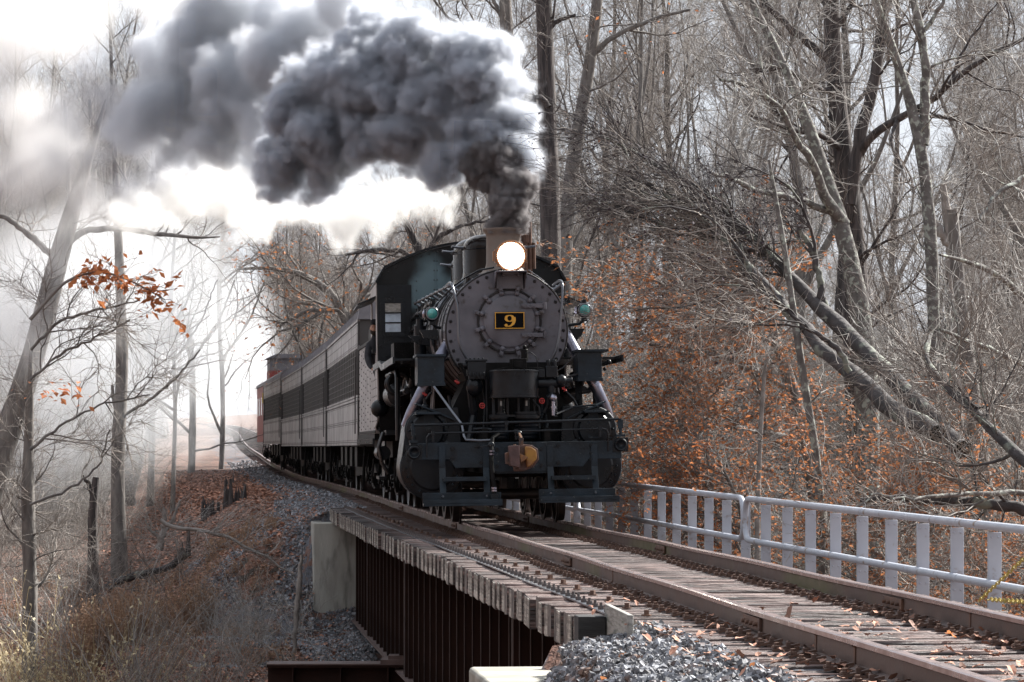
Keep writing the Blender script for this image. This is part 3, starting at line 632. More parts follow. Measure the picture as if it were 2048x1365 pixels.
# sand pipes & vertical details on the left boiler side
for s in (-1, 1):
    for y, r in ((3.5, .02), (3.9, .02), (5.9, .02)):
        m = MB(); pts = [Vector((s*(BR+.06)*math.sin(t), y, BZ+(BR+.06)*math.cos(t))) for t in np.linspace(.45, 1.9, 9)]; m.tube(pts+[Vector((s*.98, y, 1.4))], r, 8); m.build('sand_pipe', steelpipe, loco)
    m = MB(); m.cyl((s*1.12, 4.0, 2.45), (s*1.12, 4.0, 2.95), .09, n=14); m.cyl((s*1.12, 4.0, 2.95), (s*1.12, 4.0, 3.05), .055, n=12); m.cyl((s*1.12, 4.35, 2.45), (s*1.12, 4.35, 2.8), .07, n=12); m.build('lubricator', black, loco)
    m = MB(); m.prism_y([(s*.95, 2.82), (s*1.22, 2.82), (s*1.16, 2.70), (s*.95, 2.66)], 2.2, 2.35); m.prism_y([(s*1.0, 2.78), (s*1.32, 2.78), (s*1.2, 2.66), (s*1.0, 2.62)], 3.4, 3.55); m.build('lamp_shelf', black, loco, .003)
# classification lamps
for px, py, s in ((869, 626, -1), (1175, 622, 1)):
    c = lp(px, py, 2.25 if s < 0 else 2.0); cl = MB(); cl.lathe([(.085, 0), (.10, .02), (.105, .10), (.10, .20), (.07, .23)], c+Vector((0, .0, 0)), (0, 1, 0), 20); cl.ball(c+Vector((0, .1, 0)), .115, 16, 10)
    cl.box(c+Vector((0, .1, -.14)), (.09, .12, .05)); cl.cyl(c+Vector((0, .1, .08)), c+Vector((0, .1, .15)), .04, n=10); cl.tube([c+Vector((0, .1, -.14)), c+Vector((-s*.07, .1, -.2)), c+Vector((-s*.22, .12, -.22)), Vector((s*.9, 2.3, c.z-.2))], .022, 8)
    o = cl.build('marker_lamp', black, loco)
    m = MB(); m.lathe([(.001, -.035), (.04, -.028), (.075, 0)], c+Vector((0, -.012, 0)), (0, 1, 0), 20); m.build('lamp_lens', teal, o)
    m = MB(); m.lathe([(.001, -.03), (.04, -.024), (.07, 0)], c+Vector((-.115, .1, 0)), (1, 0, 0), 16); m.build('side_lens', chrome, o)
    m = MB(); m.torus(c, (0, 1, 0), .085, .012, 20, 6); m.build('lamp_ring', steelpipe, o)
# cab: front wall with arched top
CW = 1.585; CD = 8.5; zb_, ze, zt_ = 2.50, 3.86, 4.50
arc = []
def cabarc(w, ze, zt, n=22):
    out = []
    for i in range(n+1):
        t = -1+2*i/n; a = abs(t)
        z = zt-(zt-ze-.16)*a**1.9 if a < .90 else None
        if z is None:
            u = (a-.90)/.10; za = zt-(zt-ze-.16)*.90**1.9; z = ze+(za-ze)*math.sqrt(max(0, 1-u*u))
        out.append((t*w, z))
    return out
top = cabarc(CW, ze, zt_)
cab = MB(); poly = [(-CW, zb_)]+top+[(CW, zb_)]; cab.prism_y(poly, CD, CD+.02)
cab = cab.build('cab', cab_sky_tint, loco)
roof = MB(); tp = cabarc(CW+.03, ze, zt_+.03); vs = []
for y in (CD-.06, CD+2.9):
    vs += [(x, y, z+.02) for x, z in tp]+[(x*.985, y, z-.015) for x, z in reversed(tp)]
k = len(tp)*2; roof.add(vs, [(i, (i+1) % k, k+(i+1) % k, k+i) for i in range(k)]+[(tuple(range(k-1, -1, -1)))]+[tuple(range(k, 2*k))]); roof.build('cab_roof', black, cab, sharp=25)
m = MB()
for x, z in top[1:-1:1]: m.rivet((x*.965, CD, z-.06), NF, .014, .012)
for z in np.arange(2.6, 4.3, .16):
    for x in (-.92, .92): m.rivet((x, CD, z), NF, .013, .012) if z < 4.15 else None
    if z < 3.9:
        for x in (-.62, -.57): m.rivet((x, CD, z+.5), NF, .012, .012)
for z in np.arange(2.6, 3.85, .1):
    for s in (-1, 1): m.rivet((s*(CW-.04), CD, z), NF, .012, .012)
m.build('cab_rivets', rivm, cab)
m = MB(); m.bb(-.60, -.585, CD-.012, CD, 3.5, 4.36); m.bb(-.915, -.90, CD-.010, CD, 2.5, 3.84); m.build('seam_strip', cab_sky_tint, cab)
def cab_window(x0, x1, z0, z1):
    f = MB(); t = .07
    for a in ((x0-t, x1+t, z1, z1+t), (x0-t, x1+t, z0-t, z0), (x0-t, x0, z0, z1), (x1, x1+t, z0, z1)): f.bb(a[0], a[1], CD-.03, CD-.002, a[2], a[3])
    f.bb(max(x0-.22, -CW+.01), min(x1+.18, CW-.01), CD-.012, CD-.001, 2.56, 3.82); f = f.build('window_frame', black, cab, .004)
    hh = (z1-z0)/3
    for i in range(3):
        m = MB(); m.bb(x0+.004, x1-.004, CD-.022, CD-.014, z0+i*hh+.012, z0+(i+1)*hh-.004); m.build('pane', [paper, paper, plankm][i], f, sharp=0)
    m = MB()
    for i in (1, 2): m.bb(x0, x1, CD-.034, CD-.024, z0+i*hh-.008, z0+i*hh+.012)
    m.build('glazing_bar', black, f, sharp=0)
a = lp(774, 664, CD); b = lp(806, 605, CD); cab_window(a.x, b.x, a.z, b.z)
cab_window(-b.x, -a.x, a.z, b.z)
# cab sides: window opening, riveted lower panel, drip awning
for s in (-1, 1):
    m = MB(); X = s*CW; m.bb(X-.01, X+.01, CD+.02, CD+.42, zb_-.9, 3.95); m.bb(X-.01, X+.01, CD+.42, CD+2.6, 1.45, 2.72); m.bb(X-.01, X+.01, CD+.42, CD+2.6, 3.62, 3.92); m.bb(X-.01, X+.01, CD+2.2, CD+2.6, 2.72, 3.62)
    m.build('cab_side', tenderm, cab, sharp=0)
    m = MB()
    for y in np.arange(CD+.5, CD+2.6, .6):
        for z in np.arange(1.55, 2.7, .14): m.rivet((X+s*.011, y, z), (s, 0, 0), .014, .009)
    m.build('side_rivets', rivm, cab)
    m = MB(); m.prism_y([(X, 3.62), (X+s*.32, 3.50), (X+s*.32, 3.52), (X, 3.66)], CD+.3, CD+2.5); m.build('awning', black, cab, sharp=0)
    m = MB(); m.bb(X+s*.01, X+s*.07, CD+.5, CD+2.15, 2.70, 2.76); m.build('arm_rest', black, cab)
m = MB(); m.bb(-CW+.02, CW-.02, CD+.03, CD+.06, 1.2, 2.6); m.build('cab_bulkhead', blackdull, cab)
# running boards
for s in (-1, 1):
    m = MB(); m.bb(s*.80, s*1.66, 1.9, 5.2, 2.36, 2.39); m.bb(s*1.64, s*1.67, 1.2, 5.2, 2.30, 2.40)
    m.prism_x([(5.2, 2.36), (5.2, 2.39), (6.0, 2.47), (8.5, 2.47), (8.5, 2.44), (6.0, 2.44)], s*.80, s*1.66); m.prism_x([(5.2, 2.30), (5.2, 2.40), (6.0, 2.48), (8.5, 2.48), (8.5, 2.38), (6.0, 2.38)], s*1.64, s*1.67)
    m.build('running_board', black, loco, .003)
    m = MB(); m.bb(s*1.0, s*1.45, 5.5, 6.5, 2.49, 2.75)
    for i in range(9):
        for j in range(5): m.box((s*(1.04+.045*i), 5.495, 2.515+.052*j), (.028, .01, .012), Matrix.Rotation(.7 if (i+j) % 2 else -.7, 3, 'Y'))
    m.build('tool_box', blackdull, loco)
    # boxed-in running board ends
    if s < 0: a, b = lp(838, 768, 1.0), lp(892, 712, 1.0)
    else: a, b = lp(1160, 762, 1.0), lp(1208, 706, 1.0)
    x0, x1 = sorted((a.x, b.x)); m = MB(); m.bb(x0, x1, 1.0, 1.7, a.z, b.z); o = m.build('step_box', beamblk, loco, .006)
    m = MB(); m.bb(x0-.02-(0 if s > 0 else .0), x1+(.10 if s > 0 else .02), .96, 1.85, b.z, b.z+.035); m.build('box_lid', beamblk, o, .003)
    m = MB(); m.bb(x0-.01, x1+.01, .97, 1.0, a.z-.02, a.z+.03); m.build('box_lip', beamblk, o, .003)
p = lp(1222, 727, 1.2); m = MB(); m.tube([p+Vector((-.12, .1, -.03)), p+Vector((-.03, 0, 0)), p], .02, 8); m.ball(p, .04, 10, 8); m.ball(p+Vector((-.06, 0, -.1)), .028, 8, 6); m.build('drain_cock', black, loco)
# steam pipes to the valve chests
for s, pl in ((-1, [(930, 640, 2.3), (903, 682, 1.75), (878, 722, 1.5), (850, 775, 1.42), (826, 822, 1.5), (815, 850, 1.6)]), (1, [(1120, 640, 2.3), (1146, 688, 1.75), (1172, 735, 1.5), (1195, 775, 1.42), (1215, 822, 1.5), (1222, 850, 1.6)])):
    pts = [lp(*p) for p in pl]; m = MB(); m.tube([pts[0]]+[pts[i].lerp(pts[i+1], t) for i in range(len(pts)-1) for t in (.01, .5)]+[pts[-1]], .084, 18); m.build('steam_pipe', chrome, loco)
# cylinders and valve chests
def circ(c, r, n=40): return [(c[0]+r*math.cos(2*math.pi*i/n), c[1]+r*math.sin(2*math.pi*i/n)) for i in range(n)]
def hull(P):
    P = sorted(P); out = []
    for seq in (P, P[::-1]):
        h = []
        for p in seq:
            while len(h) > 1 and (h[-1][0]-h[-2][0])*(p[1]-h[-2][1])-(h[-1][1]-h[-2][1])*(p[0]-h[-2][0]) <= 0: h.pop()
            h.append(p)
        out += h[:-1]
    return out
for s in (-1, 1):
    lc = (s*1.135, .80); vc = (s*1.20, 1.33); hp = hull(circ(lc, .45)+circ(vc, .31)+[(s*.75, 1.66)])
    m = MB(); m.prism_y(hp, .95, 2.3); cyo = m.build('cylinder', black, loco, .012, sharp=30)
    m = MB(); m.lathe([(.43, .02), (.44, 0), (.44, -.03), (.40, -.045), (.33, -.05), (.30, -.075), (.18, -.08), (.001, -.085)], (lc[0], .95, lc[1]), (0, 1, 0), 40, True, False)
    m.build('cylinder_head', black, cyo)
    m = MB(); rivets_on_circle(m, (lc[0], .905, lc[1]), .375, 18, rr_=.02, h=.025); m.build('head_bolts', beamblk, cyo)
    m = MB(); m.lathe([(.30, .02), (.305, 0), (.30, -.05), (.25, -.06), (.22, -.10), (.12, -.11), (.001, -.115)], (vc[0], .95, vc[1]), (0, 1, 0), 36, True, False); m.build('valve_head', black, cyo)
    m = MB(); rivets_on_circle(m, (vc[0], .89, vc[1]), .262, 12, rr_=.018, h=.025); m.build('valve_bolts', beamblk, cyo)
    m = MB(); m.torus((lc[0], .97, lc[1]), (0, 1, 0), .446, .016, 40, 6); m.torus((vc[0], .97, vc[1]), (0, 1, 0), .31, .014, 36, 6); m.build('flange', beamblk, cyo)
    m = MB(); zc_ = 1.56; m.bb(s*1.02, s*1.38, .55, .90, zc_, zc_+.03); m.bb(s*1.10, s*1.25, .84, .88, 1.2, zc_); m.build('step_tread', beamblk, loco, .003)
    m = MB(); m.beam((s*.80, 1.1, 1.48), (s*1.36, 1.1, 1.72), .5, .02); m.build('cylinder_cover', beamblk, loco)
# front beam with stepped lower edge
bp = [(-1.49, 1.155), (1.475, 1.155), (1.475, .905), (1.02, .905), (.93, .80), (.50, .80), (.42, .71), (-.24-.05, .71), (-.42, .80), (-.86, .80), (-.95, .92), (-1.49, .92)]
beam = MB(); beam.prism_y(bp, 0, .07); beam = beam.build('buffer_beam', beamblk, loco, .006)
m = MB(); m.bb(-1.49, 1.475, 0.07, .34, 1.13, 1.15); m.build('beam_top', beamblk, beam)
m = MB(); m.bb(-.34, .42, -.018, -.002, .74, 1.145); m.build('coupler_plate', beamblk, beam, .003)
m = MB()
for x, z in ((-.90, 1.07), (-.90, .95), (.58, 1.10), (.58, .86), (1.05, 1.10), (1.05, .99), (1.05, .90), (.34, 1.05), (.34, .82), (-.28, 1.05), (-.28, .82), (-.55, 1.1), (-.50, .88)):
    m.cyl((x, -.022, z), (x, -.001, z), .032, n=6); m.cyl((x, -.04, z), (x, -.022, z), .017, n=8)
m.build('beam_bolts', black, beam)
for s, px, py in ((-1, 829, 903), (1, 1243.5, 892)):
    c = lp(px, py, -.0); m = MB(); m.lathe([(.092, .05), (.094, -.03), (.088, -.075), (.078, -.085), (.064, -.08), (.045, -.05), (.02, -.035), (.001, -.03)], c, (0, 1, 0), 28, False, False); m.box(c+Vector((0, .0, 0)), (.22, .02, .20)); m.build('poling_pocket', black, beam, 0)
# footboards with hangers
for s, xa, xb in ((-1, 845.5, 1003), (1, 1079, 1237)):
    a = lp(xa, 1010, -.28); b = lp(xb, 984 if s < 0 else 979, -.28); zz = a.z+(0 if s < 0 else .03)
    m = MB(); m.bb(a.x, b.x-(.0 if s < 0 else .03), -.26, -.235, zz, b.z); o = m.build('footboard', beamblk, loco, .004)
    m = MB(); m.bb(a.x, b.x+(0 if s < 0 else .0), -.50, -.26, zz-.005, zz+.03); m.prism_y([(a.x, zz+.03), (b.x, zz+.03), (b.x, zz+.085), (a.x, zz+.085)], -.505, -.49) ; m.build('tread', beamblk, o, .003)
    m = MB()
    for px in ((886, 974) if s < 0 else (1102.5, 1192.5)):
        x = lp(px, 950, -.25).x
        for dz in (.055, .125): m.rivet((x, -.262, zz+dz), NF, .02, .012)
    m.build('footboard_bolts', steelpipe, o)
    for px in ((886, 974) if s < 0 else (1103, 1192)):
        x = lp(px, 950, -.1).x; m = MB(); m.beam((x, -.03, 1.1), (x, -.03, .78), .088, .02, up=(0, 1, 0)); m.beam((x, -.03, .80), (x, -.225, zz+.02), .088, .02, up=(0, 1, .1)); m.build('hanger', beamblk, loco, .003)
    xs = [lp(px, 950, -.1).x for px in ((886, 974) if s < 0 else (1103, 1192))]; zr = lp(930, 957, -.1).z
    m = MB(); m.bb(xs[0], xs[1], -.24, -.04, zr, zr+.025); m.bb(xs[0], xs[1], -.25, -.235, zr-.03, zr+.03); m.build('ladder_rung', beamblk, loco, .003)
# coupler
cc = lp(1046, 918, -.45)
cp = MB(); cp.bb(cc.x-.10, cc.x+.10, -.35, .1, cc.z-.10, cc.z+.09); cp.build('coupler_shank', blackdull, loco, .01)
def cpt(px, py, y): Z = 42+y; return ((px-1024)*Z/F-LO[0]+YAW*y, y, CAMH+(HY-py)*Z/F)
def pxprism(m, poly, y0, y1):
    q = [cpt(a, b, y0) for a, b in poly]; return m.prism_y([(p[0], p[2]) for p in reversed(q)], y0, y1)
m = MB(); pxprism(m, [(1040, 893), (1052, 889), (1066, 891), (1078, 899), (1079.5, 921), (1068, 935), (1052, 942), (1036, 940)], -.52, -.30); cpl = m.build('coupler', rustcoup, loco, .014)
m = MB(); pxprism(m, [(1052, 893), (1064, 894), (1075, 901), (1076, 919), (1066, 931), (1056, 936), (1052, 915)], -.60, -.50); m.build('guard_arm', mat('ochre_rust', (.34, .17, .03), .7, col2=(.20, .085, .035), scale=6, bump=.5), cpl, .02)
m = MB(); pxprism(m, [(1020, 892), (1041, 890.5), (1042, 936), (1022, 932)], -.68, -.46); m.build('knuckle', mat('knuckle_rust', (.11, .06, .055), .7, col2=(.06, .035, .033), scale=7, bump=.5), cpl, .012)
m = MB(); pxprism(m, [(1012.5, 906), (1021, 904), (1022, 930), (1013.5, 928)], -.58, -.42); pxprism(m, [(1041, 908), (1053, 912), (1058, 916), (1050, 922), (1043, 926)], -.66, -.52); pxprism(m, [(1028, 933), (1046, 940), (1062, 936), (1050, 943), (1030, 943)], -.5, -.40); m.build('coupler_jaw', rustcoup, cpl, .008)
m = MB(); pxprism(m, [(1041, 876), (1049, 876), (1049, 892), (1041, 892)], -.5, -.42); m.beam(cpt(1045, 878, -.46), cpt(1041, 868, -.2), .03, .03); m.cyl(cpt(1031, 889, -.57), cpt(1031, 940, -.57), .022, n=10); m.build('lock_lift', rustcoup, cpl, .004)
# air hose with angle cock
pts = [(1000, 868, -.05), (987, 876, -.12), (985, 893, -.2), (984, 920, -.28), (986, 950, -.32), (989, 972, -.34), (989, 990, -.34)]
m = MB(); m.tube([lp(*p) for p in pts], .03, 10); hs = m.build('air_hose', blackdull, loco)
m = MB()
for p in ((985, 902, -.25), (985, 908, -.26), (988.5, 976, -.34), (989, 981, -.34)): c = lp(*p); m.cyl(c-Vector((0, 0, .012)), c+Vector((0, 0, .012)), .037, n=10)
m.build('hose_clamp', chrome, hs)
m = MB(); c = lp(989, 992, -.34); m.box(c, (.11, .07, .06)); m.cyl(c+Vector((0, -.05, -.04)), c+Vector((0, .05, -.04)), .045, n=12); m.build('hose_coupling', black, hs, .003); m = MB(); c = lp(984, 890, -.18); m.ball(c, .05, 10, 8); m.beam(c, c+Vector((-.16, -.03, -.03)), .02, .025); m.build('angle_cock', black, hs, .003)
# front rails
def bar(name, pl, r=.017, mt=None, n=8): m = MB(); m.tube([lp(*p) for p in pl], r, n); return m.build(name, mt or black, loco)
bar('front_rail', [(830, 848.5, -.02), (936, 847, -.04), (1015, 845.5, -.04), (1110, 844, -.04), (1241, 841, -.02)], .019)
bar('cut_lever', [(855, 914, -.1), (855, 890, -.1), (855.5, 873, -.1), (860, 867, -.1), (868, 865, -.1), (1033, 863, -.12), (1207, 860, -.1), (1215, 862, -.1), (1219, 870, -.1), (1219, 905, -.1)], .015)
m = MB()
for p in ((868, 865), (1034, 863), (1203, 859), (1015, 846)): c = lp(p[0], p[1], -.1); m.box(c, (.05, .06, .06)); m.cyl(c, c-Vector((0, 0, .12)), .018, n=6)
m.cyl(lp(1040, 863, -.12), lp(1044, 880, -.3), .02, n=6); m.ball(lp(1041, 868, -.15), .045, 8, 6); m.ball(lp(1042, 876, -.2), .04, 8, 6); m.build('lever_bracket', black, loco)
for px, py in ((828, 881), (1244, 874)):
    m = MB(); a = lp(px, py, -.01); b = lp(px, 846 if px < 1000 else 840, -.01); m.cyl(a, b, .022, n=8); m.bb(a.x-.035, a.x+.035, -.03, .03, a.z+.10, b.z-.02) if px > 1000 else m.bb(a.x-.028, a.x+.028, -.02, .02, a.z+.08, b.z+.0); m.box(a, (.12, .08, .035)); m.build('rail_post', beamblk, loco)
bar('brace_rod', [(871, 772, .9), (905, 820, .5), (926, 848, .2), (930, 872, .1), (934, 879, 0), (960, 880.5, -.03), (985, 880, -.03)], .018, steelpipe)
bar('stay_rod', [(1155, 712, .9), (1130, 737, .8), (1110, 748, .7)], .010, black); bar('stay_rod', [(1160, 750, .9), (1130, 758, .8), (1118, 765, .7)], .012, black)
# air pump on the front deck
ap = MB(); c = lp(1031, 796, .55); t = lp(1031, 742, .55); rad = .345
ap.lathe([(rad, 0), (rad+.012, .0), (rad+.012, .02), (rad, .022), (rad, t.z-c.z-.02), (rad+.01, t.z-c.z-.018), (rad+.01, t.z-c.z), (.30, t.z-c.z+.012), (.001, t.z-c.z+.015)], c, (0, 0, 1), 44); ap = ap.build('air_pump', black, loco)
m = MB()
for px, r, z0, z1 in ((1002, .135, 880, 830), (1056, .185, 880, 830)):
    a = lp(px, z0, .55); b = lp(px, z1, .55); h = b.z-a.z; pr = [(r*.9, 0)]
    for i in range(6): pr += [(r, .02+i*h/6.6), (r*1.02, .03+i*h/6.6), (r*1.02, .05+i*h/6.6), (r*.93, .055+i*h/6.6)]
    pr += [(r*1.15, h-.05), (r*1.15, h), (r*.8, h+.01)]; m.lathe(pr, (a.x, .55, a.z), (0, 0, 1), 28)
m.build('pump_cylinder', black, ap)
m = MB()
for px in (990, 1018, 1040, 1072): a = lp(px, 830, .45); b = lp(px, 797, .45); m.cyl(a, b, .022, n=8)
for px in (1005, 1055): a = lp(px, 832, .55); b = lp(px, 797, .55); m.cyl(a, b, .05, n=12); m.cyl(a, a+Vector((0, 0, .05)), .12, n=16)
m.lathe([(.20, 0), (.20, .035)], lp(1056, 829, .55), (0, 0, 1), 24); m.box(lp(1030, 832, .55), (.66, .25, .03)); m.build('pump_frame', black, ap)
m = MB()
for px in (1005, 1056): a = lp(px, 812, .35); m.cyl(a, a+Vector((0, 0, .07)), .016, n=6)
m.build('piston_rod', yellowm if False else plankm, ap)
# top gear on the pump
m = MB(); a = lp(1042, 730, .6); m.box(a, (.20, .2, .17)); m.cyl(a+Vector((.08, 0, .05)), a+Vector((.08, 0, .22)), .05, n=12); m.cyl(a+Vector((-.10, -.02, -.08)), a+Vector((-.10, -.02, .08)), .04, n=10); m.box(a+Vector((-.02, -.1, 0)), (.12, .03, .10)); m.ball(a+Vector((.08, 0, .25)), .03, 8, 6)
m.beam(a+Vector((-.10, 0, -.04)), a+Vector((-.42, 0, -.10)), .05, .05); m.beam(a+Vector((.1, 0, -.06)), a+Vector((.36, 0, -.07)), .07, .05); m.build('steam_valve', blackdull, ap, .006)
bar('oil_line', [(1055, 707, .5), (1066, 706, .5), (1076, 714, .5), (1079, 726, .5), (1079, 742, .5)], .006)
# mechanical lubricator, left
m = MB(); a = lp(956, 737, .7); m.box(a, (.26, .26, .20)); m.box(a+Vector((0, 0, .115)), (.30, .28, .03)); m.box(a+Vector((0, 0, -.12)), (.22, .24, .06))
for i in range(5): m.cyl(a+Vector((-.1+.05*i, -.15, -.16)), a+Vector((-.1+.05*i, -.15, -.05)), .012, n=6)
for i in range(4): m.cyl(a+Vector((-.09+.06*i, -.05, .12)), a+Vector((-.09+.06*i, -.05, .155)), .016, n=6)
m.cyl(a+Vector((-.13, -.02, .05)), a+Vector((-.19, -.02, .05)), .05, n=12); m.build('oil_box', black, loco, .006)
# valve group, right
m = MB(); a = lp(1106, 745, .6); m.box(a, (.16, .16, .16)); m.cyl(a+Vector((-.04, 0, .05)), a+Vector((-.04, 0, .17)), .03, n=8); m.cyl(a+Vector((.05, 0, .05)), a+Vector((.05, 0, .17)), .03, n=8); m.cyl(a+Vector((-.19, 0, -.16)), a+Vector((.24, 0, -.16)), .07, n=14)
m.cyl(a+Vector((.0, 0, -.3)), a+Vector((.0, 0, -.1)), .06, n=12); m.ball(a+Vector((.14, -.03, -.13)), .09, 12, 8); m.cyl(a+Vector((.14, -.03, -.15)), a+Vector((.30, -.05, -.12)), .04, n=10); m.box(a+Vector((-.14, -.02, -.02)), (.1, .1, .12)); m.box(a+Vector((.19, 0, -.17)), (.12, .12, .09)); m.build('governor', black, loco, .006)
bar('lamp_conduit', [(1063, 541, 1.35), (1090, 560, 1.35), (1112, 582, 1.33), (1128, 605, 1.33), (1138, 625, 1.5), (1150, 635, 1.9)], .006, steelpipe)
bar('lamp_conduit', [(995, 535, 1.5), (965, 540, 1.6), (935, 556, 1.7), (912, 572, 1.9), (885, 600, 2.2)], .014, black)
bar('exhaust_pipe', [(1112, 835, .6), (1112, 805, .6), (1112, 795, .6), (1106, 790, .55), (1100, 795, .55), (1098, 812, .6), (1090, 826, .6)], .04, black, 12)
m = MB(); c = lp(1109, 797, .5); m.ball(c, .06, 14, 10); m.cyl(c, c-Vector((0, 0, .25)), .03, n=10); m.cyl(c-Vector((0, 0, .12)), c-Vector((0, 0, .15)), .045, n=10); m.build('relief_valve', chrome, loco)
# assorted pipes in the dark front
PIPES = [([(976, 745, .6), (976, 800, .6), (977, 860, .6)], .014), ([(970, 745, .8), (972, 820, .8), (968, 880, .7)], .02), ([(945, 780, .8), (950, 830, .9), (940, 880, .8)], .06), ([(1085, 800, .6), (1087, 830, .6), (1080, 845, .5), (1082, 880, .5)], .022), ([(1068, 800, .4), (1074, 808, .4), (1081, 815, .4), (1083, 832, .4)], .016), ([(1090, 820, .7), (1096, 850, .7), (1090, 880, .6)], .03),
         ([(1120, 770, .9), (1150, 800, 1.0), (1165, 830, 1.0)], .02), ([(900, 790, 1.0), (905, 830, 1.0), (890, 870, .9)], .022), ([(865, 784, 1.0), (853, 800, 1.1), (852, 812, 1.1)], .02), ([(948, 858, .2), (965, 857, .2), (985, 859, .2)], .022), ([(1115, 830, .5), (1150, 816, .8), (1195, 812, .9)], .015), ([(955, 765, .7), (957, 790, .8), (965, 810, .9)], .014)]
for pl, r in PIPES: bar('pipe', pl, r, black, 8)
m = MB(); m.ball(lp(952, 772, .7), .12, 14, 10, (1, 1, 1.25)); m.cyl(lp(952, 790, .7), lp(952, 760, .7), .06, n=12); m.build('strainer', black, loco)
m = MB(); m.ball(lp(852, 812, 1.1), .05, 10, 8); m.ball(lp(852, 822, 1.1), .035, 10, 8); m.cyl(lp(852, 828, 1.1), lp(852, 795, 1.1), .02, n=8); m.build('drain_valve', black, loco)
for px, py, d in ((917, 763, .5), (967, 811, .35), (1087, 803, .35), (1132, 780, .5), (852, 787, 1.0)):
    m = MB(); c = lp(px, py, d); m.torus(c, (.2, -1, .1) if px not in (917, 1132, 852) else (.6, -.3, .9), .036, .007, 16, 6)
    for t in range(4): u = Vector((math.cos(t*math.pi/4*2), 0, math.sin(t*math.pi/4*2))); m.cyl(c, c+u*.034, .005, n=5)
    m.cyl(c, c+Vector((0, .09, 0)), .008, n=6); m.build('valve_wheel', redv, loco)
# saddle, frames, deck: dark mass between the cylinders
m = MB(); m.prism_y([(-.9, .95), (.9, .95), (.9, 1.5), (.62, 2.05), (.72, 2.3), (-.72, 2.3), (-.62, 2.05), (-.9, 1.5)], 1.15, 2.4); m.bb(-.48, -.40, .07, 9.5, .72, 1.35); m.bb(.40, .48, .07, 9.5, .72, 1.35); m.bb(-.4, .4, .1, .9, 1.12, 1.15); m.build('saddle_frame', blackdull, loco)
m = MB(); m.prism_y([(-.75, 1.0), (.75, 1.0), (.9, 2.0), (-.9, 2.0)], 6.6, 9.8); m.build('ash_pan', blackdull, loco)
# wheels
def wheel(d, r, name, spoke, x=.75, par=None):
    for s in (-1, 1):
        m = MB(); xx = s*(x+.0); m.lathe([(r*.93, -.065), (r+.028, -.064), (r+.028, -.04), (r, -.03), (r-.004, .065), (r*.86, .065), (r*.86, -.065)], (xx, d, r), (s, 0, 0), 40, False, False)
        o = m.build(name, wheelm, par or loco); m = MB(); m.cyl((xx-s*.06, d, r), (xx+s*.09, d, r), r*.2, n=20)
        for i in range(spoke):
            t = 2*math.pi*i/spoke; m.beam((xx, d+math.cos(t)*r*.15, r+math.sin(t)*r*.15), (xx, d+math.cos(t)*r*.88, r+math.sin(t)*r*.88), .06, .05+r*.04, up=(1, 0, 0))
        m.build('spokes', wheelm, o)
    m = MB(); m.cyl((-x, d, r), (x, d, r), .08, n=14); m.build('axle', wheelm, par or loco)
wheel(.95+.75, .40, 'leading_wheel', 10)
for d in (3.5, 5.2, 6.9): wheel(d, .70, 'driving_wheel', 14)
for s in (-1, 1):
    m = MB(); m.beam((s*1.0, 3.5, .48), (s*1.0, 6.9, .48), .05, .11); m.beam((s*1.12, 2.6, .82), (s*1.10, 5.2, .55), .05, .10); m.build('side_rod', steelpipe, loco)
    m = MB(); m.bb(s*1.06, s*1.2, 2.3, 3.3, .88, .93); m.bb(s*1.06, s*1.2, 2.3, 3.3, .66, .71); m.bb(s*1.04, s*1.22, 2.7, 2.95, .68, .92); m.beam((s*1.25, 3.3, 1.0), (s*1.25, 3.5, 2.3), .1, .05, up=(0, 1, 0)); m.build('crosshead_guide', black, loco)
    m = MB(); m.beam((s*1.22, 3.3, 1.75), (s*1.22, 5.0, 1.2), .04, .07); m.beam((s*1.22, 3.0, 1.4), (s*1.22, 3.1, .6), .04, .06); m.tube([(s*1.3, y, 2.1+.1*math.sin(y*3)) for y in np.linspace(3, 8.4, 12)], .035, 8); m.tube([(s*1.35, y, 1.95) for y in np.linspace(3.6, 8.4, 4)], .05, 8); m.build('valve_gear', black, loco)
    # air reservoir, cooling pipes, injector under the running board
    m = MB(); m.lathe([(.02, -.08), (.13, -.05), (.2, 0), (.2, 1.7), (.13, 1.75), (.02, 1.78)], (s*1.33, 6.3, 1.95), (0, 1, 0), 24); m.build('air_reservoir', black, loco)
    m = MB()
    for i in range(2): c = Vector((s*1.45, 4.2+.6*i, 2.08)); m.torus(c, (0, 1, 0), .16, .03, 20, 6)
    m.tube([(s*1.5, 3.4, 1.2), (s*1.5, 3.4, 2.15), (s*1.5, 3.6, 2.25), (s*1.5, 6.8, 2.25)], .04, 8); m.build('hanging_pipes', black, loco)
    m = MB(); 
    for i in range(4): m.tube([(s*1.52, 8.0+.18*i, 1.35), (s*1.60, 8.0+.18*i, 1.1), (s*1.54, 8.0+.18*i, .82), (s*1.44, 8.0+.18*i, .66)], .025, 8)
    m.bb(s*1.25, s*1.5, 7.6, 10.2, 1.30, 1.38); m.ball((s*1.55, 8.6, 1.75), .16, 16, 10); m.tube([(s*1.55, 8.6, 1.6), (s*1.6, 8.8, 1.45), (s*1.55, 9.3, 1.4), (s*1.55, 9.5, 1.9)], .03, 8); m.cyl((s*1.5, 9.8, 1.0), (s*1.5, 8.6, 1.0), .12, n=16); m.build('injector', black, loco)
    m = MB(); m.bb(s*1.42, s*1.55, 9.4, 10.6, .55, .60); m.bb(s*1.42, s*1.45, 9.4, 10.6, .6, 1.4); m.build('cab_step', black, loco)
